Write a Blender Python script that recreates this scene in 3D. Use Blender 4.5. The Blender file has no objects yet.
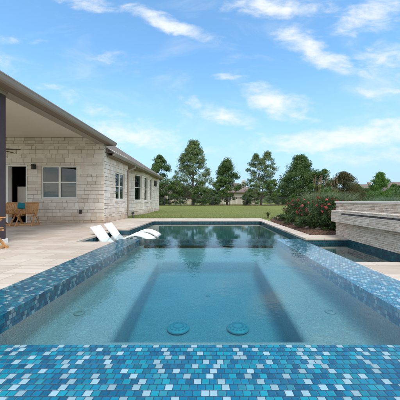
import bpy, bmesh, math, random
import numpy as np
from mathutils import Vector, Matrix

random.seed(7)
RNG = np.random.default_rng(7)
S = bpy.context.scene
COL = S.collection
R = math.radians

# ------------------------------------------------------------------ basic measures
CAM_Z = 0.92            # camera above the deck (deck top is z = 0)
F = 256.0               # focal length in photograph pixels (400 px wide)
WATER = -0.125          # pool water level
SPA_TOP = 0.32          # front tile of the raised spa

# ------------------------------------------------------------------ node helpers
def new_mat(name):
    m = bpy.data.materials.new(name)
    m.use_nodes = True
    m.node_tree.nodes.clear()
    return m, m.node_tree.nodes, m.node_tree.links

class NT:
    """tiny wrapper to write node graphs tersely"""
    def __init__(self, tree):
        self.t = tree; self.n = tree.nodes; self.l = tree.links
    def node(self, typ, **kw):
        nd = self.n.new(typ)
        for k, v in kw.items():
            setattr(nd, k, v)
        return nd
    def link(self, a, b):
        self.l.new(a, b)
    def setin(self, sock, v):
        if hasattr(v, 'links') or isinstance(v, bpy.types.NodeSocket):
            self.l.new(v, sock)
        else:
            if hasattr(sock, 'default_value'):
                try:
                    sock.default_value = v
                except Exception:
                    sock.default_value = (*v, 1.0)
    def math(self, op, a, b=None, c=None, clamp=False):
        nd = self.node('ShaderNodeMath', operation=op, use_clamp=clamp)
        self.setin(nd.inputs[0], a)
        if b is not None: self.setin(nd.inputs[1], b)
        if c is not None: self.setin(nd.inputs[2], c)
        return nd.outputs[0]
    def mix(self, f, a, b, blend='MIX'):
        nd = self.node('ShaderNodeMix', data_type='RGBA', blend_type=blend)
        self.setin(nd.inputs[0], f)
        self.setin(nd.inputs[6], a if not isinstance(a, tuple) else (*a[:3], 1))
        self.setin(nd.inputs[7], b if not isinstance(b, tuple) else (*b[:3], 1))
        return nd.outputs[2]
    def fmix(self, f, a, b):
        nd = self.node('ShaderNodeMix', data_type='FLOAT')
        self.setin(nd.inputs[0], f); self.setin(nd.inputs[2], a); self.setin(nd.inputs[3], b)
        return nd.outputs[0]
    def maprange(self, v, a, b, c=0.0, d=1.0, smooth=False):
        nd = self.node('ShaderNodeMapRange')
        if smooth: nd.interpolation_type = 'SMOOTHSTEP'
        self.setin(nd.inputs[0], v)
        for i, x in enumerate((a, b, c, d)): nd.inputs[i + 1].default_value = x
        return nd.outputs[0]
    def noise(self, vec, scale, detail=4, rough=0.5, dist=0.0, out='Fac'):
        nd = self.node('ShaderNodeTexNoise')
        if vec is not None: self.link(vec, nd.inputs['Vector'])
        nd.inputs['Scale'].default_value = scale
        nd.inputs['Detail'].default_value = detail
        nd.inputs['Roughness'].default_value = rough
        nd.inputs['Distortion'].default_value = dist
        return nd.outputs[out]
    def ramp(self, f, stops, interp='LINEAR'):
        nd = self.node('ShaderNodeValToRGB')
        cr = nd.color_ramp; cr.interpolation = interp
        while len(cr.elements) < len(stops): cr.elements.new(0.5)
        for e, (p, c) in zip(cr.elements, stops):
            e.position = p; e.color = (*c, 1)
        self.setin(nd.inputs[0], f)
        return nd.outputs[0]
    def coord(self, which='Object'):
        return self.node('ShaderNodeTexCoord').outputs[which]
    def mapping(self, vec, scale=(1, 1, 1), loc=(0, 0, 0), rot=(0, 0, 0), typ='POINT'):
        nd = self.node('ShaderNodeMapping', vector_type=typ)
        self.link(vec, nd.inputs[0])
        nd.inputs[1].default_value = loc; nd.inputs[2].default_value = rot; nd.inputs[3].default_value = scale
        return nd.outputs[0]
    def bump(self, h, strength=0.3, dist=0.02, normal=None):
        nd = self.node('ShaderNodeBump')
        nd.inputs['Strength'].default_value = strength
        nd.inputs['Distance'].default_value = dist
        self.link(h, nd.inputs['Height'])
        if normal is not None: self.link(normal, nd.inputs['Normal'])
        return nd.outputs[0]
    def attr(self, name):
        return self.node('ShaderNodeAttribute', attribute_name=name).outputs['Fac']
    def principled(self, color, rough=0.5, normal=None, metallic=0.0, spec=0.5, **kw):
        p = self.node('ShaderNodeBsdfPrincipled')
        self.setin(p.inputs['Base Color'], color if not isinstance(color, tuple) else (*color[:3], 1))
        self.setin(p.inputs['Roughness'], rough)
        p.inputs['Metallic'].default_value = metallic
        p.inputs['Specular IOR Level'].default_value = spec
        if normal is not None: self.link(normal, p.inputs['Normal'])
        for k, v in kw.items():
            self.setin(p.inputs[k.replace('_', ' ')], v)
        return p.outputs[0]
    def out(self, surf=None, vol=None):
        o = self.node('ShaderNodeOutputMaterial')
        if surf is not None: self.link(surf, o.inputs[0])
        if vol is not None: self.link(vol, o.inputs[1])

M = {}

def simple(name, c1, c2=None, rough=0.6, scale=6.0, bump=0.15, bdist=0.01, metallic=0.0, spec=0.4, bscale=None):
    m, _, _ = new_mat(name); g = NT(m.node_tree)
    co = g.coord()
    c2 = c2 or tuple(v * 0.8 for v in c1)
    n = g.noise(co, scale, 5, 0.6)
    col = g.mix(g.maprange(n, 0.3, 0.7), c1, c2)
    n2 = g.noise(co, bscale or scale * 6, 4, 0.6)
    rg = g.maprange(n, 0.2, 0.8, max(0.02, rough - 0.08), min(1, rough + 0.08))
    g.out(g.principled(col, rg, g.bump(n2, bump, bdist), metallic, spec))
    M[name] = m
    return m

def stone_mat(name, stops, rough=0.85, bump=0.5, bdist=0.006, nscale=22, stain=(0.30, 0.2, 0.12), stain_h=None):
    """stone blocks: each block carries a 'tone' number of its own"""
    m, _, _ = new_mat(name); g = NT(m.node_tree)
    co = g.coord()
    t = g.attr('tone')
    base = g.ramp(t, stops)
    n = g.noise(co, 5, 6, 0.65)
    base = g.mix(g.maprange(n, 0.35, 0.75, 0, 0.45), base, tuple(v * 0.72 for v in stops[len(stops) // 2][1]))
    fine = g.noise(co, nscale * 3, 3, 0.7)
    base = g.mix(g.maprange(fine, 0.3, 0.7, 0, 0.25), base, tuple(min(1, v * 1.2) for v in stops[len(stops) // 2][1]))
    if stain_h:
        z = g.node('ShaderNodeSeparateXYZ'); g.link(g.node('ShaderNodeNewGeometry').outputs['Position'], z.inputs[0])
        zz = g.math('ADD', z.outputs[2], g.math('MULTIPLY', g.math('SUBTRACT', g.noise(co, 2.2, 4), 0.5), -0.6))
        base = g.mix(g.maprange(zz, 0.02, stain_h, 0.55, 0.0, True), base, stain)
    h = g.noise(co, nscale, 6, 0.7)
    g.out(g.principled(base, rough, g.bump(h, bump, bdist), spec=0.25))
    M[name] = m

def mosaic(name, axes, size, deep=False, rough=0.07):
    """glass mosaic: running-bond tiles about 26 mm, colour picked per tile"""
    m, _, _ = new_mat(name); g = NT(m.node_tree)
    pos = g.node('ShaderNodeNewGeometry').outputs['Position']
    sp = g.node('ShaderNodeSeparateXYZ'); g.link(pos, sp.inputs[0])
    a = g.math('DIVIDE', sp.outputs[axes[0]], size[0])
    b = g.math('DIVIDE', sp.outputs[axes[1]], size[1])
    row = g.math('FLOOR', b)
    off = g.node('ShaderNodeTexWhiteNoise', noise_dimensions='1D'); g.link(row, off.inputs['W'])
    shift = g.math('ADD', g.math('MULTIPLY', g.math('MODULO', row, 2.0), 0.5), g.math('MULTIPLY', off.outputs[0], 0.12))
    a2 = g.math('ADD', a, shift)
    colm = g.math('FLOOR', a2)
    fa = g.math('FRACT', a2); fb = g.math('FRACT', b)
    cv = g.node('ShaderNodeCombineXYZ'); g.link(colm, cv.inputs[0]); g.link(row, cv.inputs[1])
    wn = g.node('ShaderNodeTexWhiteNoise', noise_dimensions='3D'); g.link(cv.outputs[0], wn.inputs['Vector'])
    wn2 = g.node('ShaderNodeTexWhiteNoise', noise_dimensions='3D')
    g.link(g.mapping(cv.outputs[0], loc=(37.3, 11.7, 5.1)), wn2.inputs['Vector'])
    if deep:
        stops = [(0, (0.005, 0.04, 0.06)), (0.25, (0.008, 0.06, 0.085)), (0.5, (0.01, 0.08, 0.105)), (0.72, (0.012, 0.05, 0.08)), (0.9, (0.03, 0.11, 0.13))]
    else:
        stops = [(0, (0.001, 0.08, 0.165)), (0.15, (0.001, 0.115, 0.215)), (0.38, (0.001, 0.155, 0.255)), (0.64, (0.002, 0.205, 0.285)),
                 (0.85, (0.004, 0.115, 0.19)), (0.92, (0.02, 0.20, 0.275))]
    col = g.ramp(wn.outputs[0], stops, 'CONSTANT')
    if not deep:     # about one pale tile in every five, never two side by side
        gi = g.math('FLOOR', g.math('DIVIDE', colm, 5.0))
        cw = g.node('ShaderNodeCombineXYZ'); g.link(gi, cw.inputs[0]); g.link(row, cw.inputs[1])
        w3 = g.node('ShaderNodeTexWhiteNoise', noise_dimensions='3D'); g.link(cw.outputs[0], w3.inputs['Vector'])
        pick = g.math('FLOOR', g.math('MULTIPLY', w3.outputs[0], 4.9))
        isw = g.math('COMPARE', g.math('SUBTRACT', colm, g.math('MULTIPLY', gi, 5.0)), pick, 0.1)
        col = g.mix(isw, col, (0.23, 0.37, 0.43))
    hsv = g.node('ShaderNodeHueSaturation'); g.link(col, hsv.inputs['Color'])
    g.link(g.maprange(wn2.outputs[0], 0, 1, 0.78, 1.15), hsv.inputs['Value'])
    cloudy = g.noise(pos, 160, 3, 0.6)
    col = g.mix(g.maprange(cloudy, 0.4, 0.7, 0, 0.10), hsv.outputs[0], (0.05, 0.24, 0.34))
    # distance to tile edge, in tile units, with slightly wavy edges
    wob = g.math('MULTIPLY', g.math('SUBTRACT', g.noise(pos, 70, 2), 0.5), 0.05)
    da = g.math('ADD', g.math('MINIMUM', fa, g.math('SUBTRACT', 1.0, fa)), wob)
    db = g.math('ADD', g.math('MINIMUM', fb, g.math('SUBTRACT', 1.0, fb)), wob)
    d = g.math('MINIMUM', da, db)
    tile = g.maprange(d, 0.025, 0.06, 0, 1, True)
    grout = g.mix(g.noise(pos, 220, 2), (0.018, 0.045, 0.085), (0.012, 0.03, 0.06)) if not deep else g.mix(0.5, (0.05, 0.07, 0.08), (0.04, 0.06, 0.07))
    colf = g.mix(tile, grout, col)
    # rounded tile edge plus a slight random tilt of every tile
    tilt = g.math('MULTIPLY', g.math('SUBTRACT', wn2.outputs[0], 0.5), g.math('ADD', fa, fb))
    h = g.math('ADD', g.maprange(d, 0.02, 0.16, 0, 1, True), g.math('MULTIPLY', tilt, 0.6))
    h = g.math('ADD', h, g.math('MULTIPLY', g.noise(pos, 55, 3), 0.35))
    nrm = g.bump(h, 0.5, 0.002)
    rg = g.fmix(tile, 0.6, g.maprange(cloudy, 0.3, 0.7, rough, rough + 0.12))
    g.out(g.principled(colf, rg, nrm, spec=0.5))
    M[name] = m

def water_mat(name, absorb, density, ripple=1.0, scale=1.0):
    m, _, _ = new_mat(name); g = NT(m.node_tree)
    geo = g.node('ShaderNodeNewGeometry')
    pos = geo.outputs['Position']
    n1 = g.noise(g.mapping(pos, (1.0, 0.8, 1)), 3.2 * scale, 3, 0.5, 0.3)
    n2 = g.noise(g.mapping(pos, (1.0, 0.75, 1)), 13 * scale, 3, 0.55, 0.6)
    n3 = g.noise(pos, 42 * scale, 2, 0.5, 0.4)
    h = g.math('ADD', g.math('MULTIPLY', n1, 1.6), g.math('ADD', g.math('MULTIPLY', n2, 0.55), g.math('MULTIPLY', n3, 0.20)))
    nrm = g.bump(h, 0.24 * ripple, 0.03)
    ior = g.fmix(geo.outputs['Backfacing'], 1.40, 1 / 1.40)
    fr = g.node('ShaderNodeFresnel'); g.link(ior, fr.inputs['IOR']); g.link(nrm, fr.inputs['Normal'])
    tr = g.node('ShaderNodeBsdfTransparent')
    gl = g.node('ShaderNodeBsdfGlossy'); gl.inputs['Roughness'].default_value = 0.012; g.link(nrm, gl.inputs['Normal'])
    mx = g.node('ShaderNodeMixShader')
    g.link(fr.outputs[0], mx.inputs[0]); g.link(tr.outputs[0], mx.inputs[1]); g.link(gl.outputs[0], mx.inputs[2])
    va = g.node('ShaderNodeVolumeAbsorption')
    va.inputs['Color'].default_value = (*absorb, 1); va.inputs['Density'].default_value = density
    g.out(mx.outputs[0], va.outputs[0])
    M[name] = m

def leaf_mat(name, dark, mid, light, trans=0.42, rough=0.5):
    m, _, _ = new_mat(name); g = NT(m.node_tree)
    t = g.attr('tone')
    col = g.ramp(t, [(0.0, dark), (0.5, mid), (1.0, light)])
    p = g.principled(col, rough, spec=0.3)
    tl = g.node('ShaderNodeBsdfTranslucent'); g.link(g.mix(0.4, col, light), tl.inputs[0])
    mx = g.node('ShaderNodeMixShader'); mx.inputs[0].default_value = trans
    g.link(p, mx.inputs[1]); g.link(tl.outputs[0], mx.inputs[2])
    g.out(mx.outputs[0]); M[name] = m

def glass_mat(name):
    m, _, _ = new_mat(name); g = NT(m.node_tree)
    geo = g.node('ShaderNodeNewGeometry')
    n = g.bump(g.noise(geo.outputs['Position'], 1.3, 2), 0.06, 0.05)
    ior = g.fmix(geo.outputs['Backfacing'], 1.6, 1 / 1.6)
    fr = g.node('ShaderNodeFresnel'); g.link(ior, fr.inputs['IOR']); g.link(n, fr.inputs['Normal'])
    tr = g.node('ShaderNodeBsdfTransparent'); tr.inputs[0].default_value = (0.72, 0.78, 0.76, 1)
    gl = g.node('ShaderNodeBsdfGlossy'); gl.inputs['Roughness'].default_value = 0.01; g.link(n, gl.inputs['Normal'])
    mx = g.node('ShaderNodeMixShader')
    g.link(g.math('MULTIPLY', fr.outputs[0], 1.1, clamp=True), mx.inputs[0])
    g.link(tr.outputs[0], mx.inputs[1]); g.link(gl.outputs[0], mx.inputs[2])
    g.out(mx.outputs[0]); M[name] = m

def travertine(name):
    m, _, _ = new_mat(name); g = NT(m.node_tree)
    pos = g.node('ShaderNodeNewGeometry').outputs['Position']
    def brick(w, h, mort, loc=(0, 0, 0)):
        b = g.node('ShaderNodeTexBrick')
        g.link(g.mapping(pos, loc=loc), b.inputs['Vector'])
        b.inputs['Scale'].default_value = 1.0
        b.inputs['Brick Width'].default_value = w; b.inputs['Row Height'].default_value = h
        b.inputs['Mortar Size'].default_value = mort; b.inputs['Mortar Smooth'].default_value = 0.3
        b.inputs['Color1'].default_value = (0, 0, 0, 1); b.inputs['Color2'].default_value = (1, 1, 1, 1)
        b.offset = 0.37; b.squash = 0.66; b.squash_frequency = 3
        return b
    b = brick(0.61, 0.406, 0.005)
    tone = g.node('ShaderNodeSeparateColor'); g.link(b.outputs['Color'], tone.inputs[0])
    col = g.ramp(tone.outputs[0], [(0, (0.44, 0.36, 0.295)), (0.3, (0.53, 0.455, 0.39)), (0.65, (0.60, 0.535, 0.47)), (1.0, (0.50, 0.42, 0.355))])
    # travertine veins run along each slab
    warp = g.node('ShaderNodeVectorMath', operation='ADD')
    g.link(g.mapping(pos, (1.1, 7, 1)), warp.inputs[0])
    tv = g.node('ShaderNodeCombineXYZ'); g.link(g.math('MULTIPLY', tone.outputs[0], 40.0), tv.inputs[2])
    g.link(tv.outputs[0], warp.inputs[1])
    v = g.noise(warp.outputs[0], 1.6, 6, 0.62, 0.8)
    col = g.mix(g.maprange(v, 0.42, 0.72, 0, 0.55), col, (0.37, 0.27, 0.20))
    col = g.mix(g.maprange(v, 0.22, 0.42, 0.5, 0), col, (0.63, 0.57, 0.51))
    big = g.noise(pos, 0.55, 4, 0.6)
    col = g.mix(g.maprange(big, 0.45, 0.75, 0, 0.25), col, (0.36, 0.28, 0.22))
    pits = g.maprange(g.noise(g.mapping(pos, (30, 90, 30)), 1.0, 3, 0.6), 0.62, 0.7)
    col = g.mix(g.math('MULTIPLY', pits, 0.35), col, (0.25, 0.19, 0.15))
    col = g.mix(b.outputs['Fac'], col, (0.31, 0.255, 0.205))
    damp = g.maprange(g.noise(pos, 1.3, 6, 0.65, 0.4), 0.52, 0.68)
    col = g.mix(g.math('MULTIPLY', damp, 0.16), col, (0.27, 0.21, 0.165))
    h = g.math('SUBTRACT', g.math('MULTIPLY', g.math('SUBTRACT', 1.0, b.outputs['Fac']), 1.0), g.math('MULTIPLY', pits, 0.4))
    g.out(g.principled(col, g.maprange(v, 0.3, 0.7, 0.45, 0.65), g.bump(h, 0.4, 0.004), spec=0.35))
    M[name] = m

def plaster(name, c1, c2, speck, rough=0.7):
    m, _, _ = new_mat(name); g = NT(m.node_tree)
    pos = g.node('ShaderNodeNewGeometry').outputs['Position']
    n = g.noise(pos, 1.7, 5, 0.6)
    col = g.mix(g.maprange(n, 0.3, 0.7), c1, c2)
    vo = g.node('ShaderNodeTexVoronoi'); g.link(pos, vo.inputs['Vector']); vo.inputs['Scale'].default_value = 130
    sc = g.node('ShaderNodeSeparateColor'); g.link(vo.outputs['Color'], sc.inputs[0])
    col = g.mix(g.maprange(sc.outputs[0], 0.5, 1.0, 0, 0.45), col, speck)
    col = g.mix(g.maprange(sc.outputs[1], 0.75, 1.0, 0, 0.4), col, tuple(v * 0.45 for v in c1))
    g.out(g.principled(col, rough, g.bump(vo.outputs['Distance'], 0.4, 0.004), spec=0.3))
    M[name] = m

def shingle(name, c1, c2):
    m, _, _ = new_mat(name); g = NT(m.node_tree)
    co = g.coord()
    sp = g.node('ShaderNodeSeparateXYZ'); g.link(co, sp.inputs[0])
    cv = g.node('ShaderNodeCombineXYZ')
    g.link(g.math('ADD', sp.outputs[1], g.math('MULTIPLY', sp.outputs[0], 0.11)), cv.inputs[0]); g.link(sp.outputs[2], cv.inputs[1])
    b = g.node('ShaderNodeTexBrick'); g.link(cv.outputs[0], b.inputs['Vector'])
    b.inputs['Scale'].default_value = 1; b.inputs['Brick Width'].default_value = 0.24; b.inputs['Row Height'].default_value = 0.075
    b.inputs['Mortar Size'].default_value = 0.006
    b.inputs['Color1'].default_value = (*c1, 1); b.inputs['Color2'].default_value = (*c2, 1)
    b.inputs['Mortar'].default_value = (*[v * 0.5 for v in c2], 1)
    n = g.noise(co, 90, 3)
    col = g.mix(g.maprange(n, 0.3, 0.7, 0, 0.35), b.outputs['Color'], tuple(v * 0.6 for v in c1))
    g.out(g.principled(col, 0.9, g.bump(b.outputs['Fac'], -0.5, 0.02), spec=0.2))
    M[name] = m

def wood_mat(name, c1, c2, c3):
    m, _, _ = new_mat(name); g = NT(m.node_tree)
    co = g.coord()
    v = g.noise(g.mapping(co, (30, 30, 3.5)), 1.5, 5, 0.6, 0.6)
    col = g.ramp(v, [(0.25, c1), (0.5, c2), (0.75, c3)])
    g.out(g.principled(col, 0.5, g.bump(v, 0.2, 0.002), spec=0.4))
    M[name] = m

def lawn_mat(name):
    m, _, _ = new_mat(name); g = NT(m.node_tree)
    pos = g.node('ShaderNodeNewGeometry').outputs['Position']
    n = g.noise(g.mapping(pos, (0.16, 0.4, 1)), 1.0, 6, 0.68)
    n2 = g.noise(pos, 8, 5, 0.7)
    n3 = g.noise(g.mapping(pos, (60, 25, 60)), 1.0, 3, 0.7)
    col = g.ramp(n, [(0.25, (0.105, 0.145, 0.042)), (0.5, (0.15, 0.185, 0.058)), (0.75, (0.215, 0.22, 0.085))])
    col = g.mix(g.maprange(n2, 0.35, 0.75, 0, 0.55), col, (0.15, 0.165, 0.045))
    col = g.mix(g.maprange(n3, 0.35, 0.7, 0, 0.5), col, (0.20, 0.215, 0.08))
    g.out(g.principled(col, 0.9, g.bump(n3, 0.6, 0.03), spec=0.1))
    M[name] = m

def mulch_mat(name, c1, c2, c3):
    m, _, _ = new_mat(name); g = NT(m.node_tree)
    pos = g.node('ShaderNodeNewGeometry').outputs['Position']
    vo = g.node('ShaderNodeTexVoronoi'); g.link(g.mapping(pos, (1, 0.5, 1), rot=(0, 0, 0.6)), vo.inputs['Vector']); vo.inputs['Scale'].default_value = 38
    sc = g.node('ShaderNodeSeparateColor'); g.link(vo.outputs['Color'], sc.inputs[0])
    col = g.ramp(sc.outputs[0], [(0, c1), (0.5, c2), (1, c3)])
    g.out(g.principled(col, 0.95, g.bump(vo.outputs['Distance'], 0.9, 0.03), spec=0.1))
    M[name] = m

# ------------------------------------------------------------------ materials
LIME = [(0.0, (0.57, 0.495, 0.42)), (0.25, (0.69, 0.63, 0.565)), (0.5, (0.745, 0.695, 0.635)), (0.75, (0.785, 0.74, 0.685)), (1.0, (0.66, 0.58, 0.50))]
stone_mat('limestone', LIME, bump=0.8, bdist=0.012, stain=(0.42, 0.27, 0.15), stain_h=0.55)
LEDGER = [(0.0, (0.45, 0.34, 0.265)), (0.2, (0.60, 0.495, 0.41)), (0.45, (0.69, 0.595, 0.51)), (0.7, (0.76, 0.675, 0.60)), (1.0, (0.61, 0.525, 0.45))]
stone_mat('ledger_stone', LEDGER, bdist=0.008, nscale=34)
simple('mortar', (0.58, 0.53, 0.46), (0.52, 0.47, 0.40), 0.95, 9, 0.4, 0.006)
simple('cap_stone', (0.70, 0.655, 0.60), (0.61, 0.565, 0.51), 0.7, 5, 0.25, 0.004)
mosaic('mosaic_top', (0, 1), (0.0262, 0.0262))
mosaic('mosaic_side_x', (1, 2), (0.0262, 0.0262))
mosaic('mosaic_side_y', (0, 2), (0.0262, 0.0262))
mosaic('mosaic_band_x', (1, 2), (0.05, 0.05), True, 0.12)
mosaic('mosaic_band_y', (0, 2), (0.05, 0.05), True, 0.12)
water_mat('spa_water', (0.0, 0.72, 0.85), 1.4, 0.30)
water_mat('pool_water', (0.10, 0.68, 0.74), 0.5, 0.08)
plaster('spa_plaster', (0.40, 0.33, 0.31), (0.32, 0.27, 0.255), (0.58, 0.50, 0.47))
plaster('pool_plaster', (0.27, 0.33, 0.31), (0.22, 0.29, 0.275), (0.33, 0.38, 0.36))
travertine('travertine')
shingle('shingles', (0.21, 0.18, 0.16), (0.15, 0.125, 0.11))
shingle('far_shingles', (0.21, 0.17, 0.15), (0.16, 0.13, 0.12))
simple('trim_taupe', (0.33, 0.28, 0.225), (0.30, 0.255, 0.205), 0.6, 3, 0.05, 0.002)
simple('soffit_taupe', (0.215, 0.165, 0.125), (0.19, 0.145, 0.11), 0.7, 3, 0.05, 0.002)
simple('gutter_grey', (0.29, 0.265, 0.24), (0.26, 0.235, 0.215), 0.4, 2, 0.03, 0.002, spec=0.5)
simple('ceiling_cream', (0.76, 0.69, 0.61), (0.73, 0.66, 0.58), 0.8, 2, 0.05, 0.002)
simple('white_frame', (0.78, 0.77, 0.73), (0.72, 0.71, 0.67), 0.45, 4, 0.04, 0.001)
simple('mauve_stucco', (0.062, 0.050, 0.058), (0.052, 0.042, 0.05), 0.85, 4, 0.4, 0.004, bscale=70)
simple('black_metal', (0.02, 0.02, 0.022), (0.03, 0.03, 0.03), 0.45, 8, 0.05, 0.001)
simple('slate_metal', (0.075, 0.08, 0.09), (0.055, 0.06, 0.07), 0.4, 8, 0.05, 0.001)
simple('dark_bronze', (0.045, 0.035, 0.028), (0.03, 0.025, 0.02), 0.5, 8, 0.05, 0.001)
simple('dark_room', (0.035, 0.032, 0.03), (0.025, 0.023, 0.022), 0.9, 2, 0.02, 0.001)
simple('blind_grey', (0.34, 0.34, 0.32), (0.30, 0.30, 0.28), 0.8, 2, 0.02, 0.001)
simple('lounger_white', (0.80, 0.80, 0.80), (0.76, 0.77, 0.78), 0.38, 3, 0.03, 0.001, spec=0.5)
simple('bark', (0.15, 0.115, 0.085), (0.09, 0.07, 0.055), 0.95, 6, 0.8, 0.03)
simple('pale_bark', (0.26, 0.23, 0.19), (0.17, 0.145, 0.12), 0.95, 6, 0.7, 0.02)
simple('river_rock', (0.33, 0.26, 0.21), (0.19, 0.15, 0.12), 0.85, 7, 0.6, 0.02)
simple('teal_fabric', (0.01, 0.20, 0.25), (0.01, 0.15, 0.2), 0.9, 20, 0.2, 0.002)
simple('drain_plastic', (0.15, 0.34, 0.34), (0.12, 0.29, 0.29), 0.5, 10, 0.1, 0.001)
simple('drain_slot', (0.08, 0.25, 0.27), (0.07, 0.22, 0.24), 0.6, 10, 0.1, 0.001)
simple('fitting_white', (0.34, 0.30, 0.28), (0.3, 0.26, 0.25), 0.4, 10, 0.05, 0.001)
simple('far_wall_tan', (0.42, 0.36, 0.29), (0.36, 0.30, 0.24), 0.9, 2, 0.2, 0.01)
simple('far_wall_cream', (0.52, 0.48, 0.41), (0.46, 0.42, 0.36), 0.9, 2, 0.2, 0.01)
simple('far_window', (0.03, 0.035, 0.04), (0.04, 0.045, 0.05), 0.15, 2, 0.02, 0.001)
simple('fence_wood', (0.23, 0.16, 0.105), (0.17, 0.115, 0.075), 0.9, 3, 0.4, 0.01)
wood_mat('teak', (0.33, 0.16, 0.06), (0.50, 0.265, 0.11), (0.60, 0.345, 0.165))
lawn_mat('lawn')
mulch_mat('mulch', (0.055, 0.035, 0.026), (0.11, 0.062, 0.045), (0.17, 0.105, 0.075))
mulch_mat('red_mulch', (0.10, 0.045, 0.028), (0.16, 0.07, 0.045), (0.2, 0.1, 0.065))
glass_mat('window_glass')
leaf_mat('leaf_elm', (0.095, 0.155, 0.06), (0.17, 0.245, 0.10), (0.27, 0.345, 0.175))
leaf_mat('leaf_oak', (0.05, 0.10, 0.033), (0.095, 0.17, 0.056), (0.165, 0.25, 0.09))
leaf_mat('leaf_young', (0.055, 0.115, 0.026), (0.10, 0.185, 0.046), (0.17, 0.26, 0.08))
leaf_mat('leaf_bright', (0.06, 0.15, 0.028), (0.105, 0.22, 0.042), (0.18, 0.31, 0.075))
leaf_mat('leaf_rust', (0.05, 0.075, 0.03), (0.085, 0.11, 0.045), (0.22, 0.12, 0.055))
leaf_mat('leaf_rose', (0.028, 0.06, 0.02), (0.055, 0.10, 0.034), (0.11, 0.165, 0.06))
leaf_mat('leaf_reed', (0.09, 0.135, 0.06), (0.16, 0.21, 0.105), (0.27, 0.32, 0.18))
leaf_mat('leaf_sage', (0.08, 0.125, 0.07), (0.135, 0.195, 0.115), (0.21, 0.28, 0.18))
leaf_mat('grass_blade', (0.115, 0.155, 0.042), (0.165, 0.2, 0.06), (0.25, 0.255, 0.1))
leaf_mat('petal_red', (0.42, 0.035, 0.05), (0.56, 0.085, 0.10), (0.68, 0.19, 0.19), 0.2)
leaf_mat('plume_tan', (0.28, 0.18, 0.10), (0.38, 0.26, 0.16), (0.48, 0.35, 0.24), 0.2)
leaf_mat('leaf_spike', (0.045, 0.085, 0.022), (0.085, 0.135, 0.04), (0.16, 0.21, 0.08))

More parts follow.
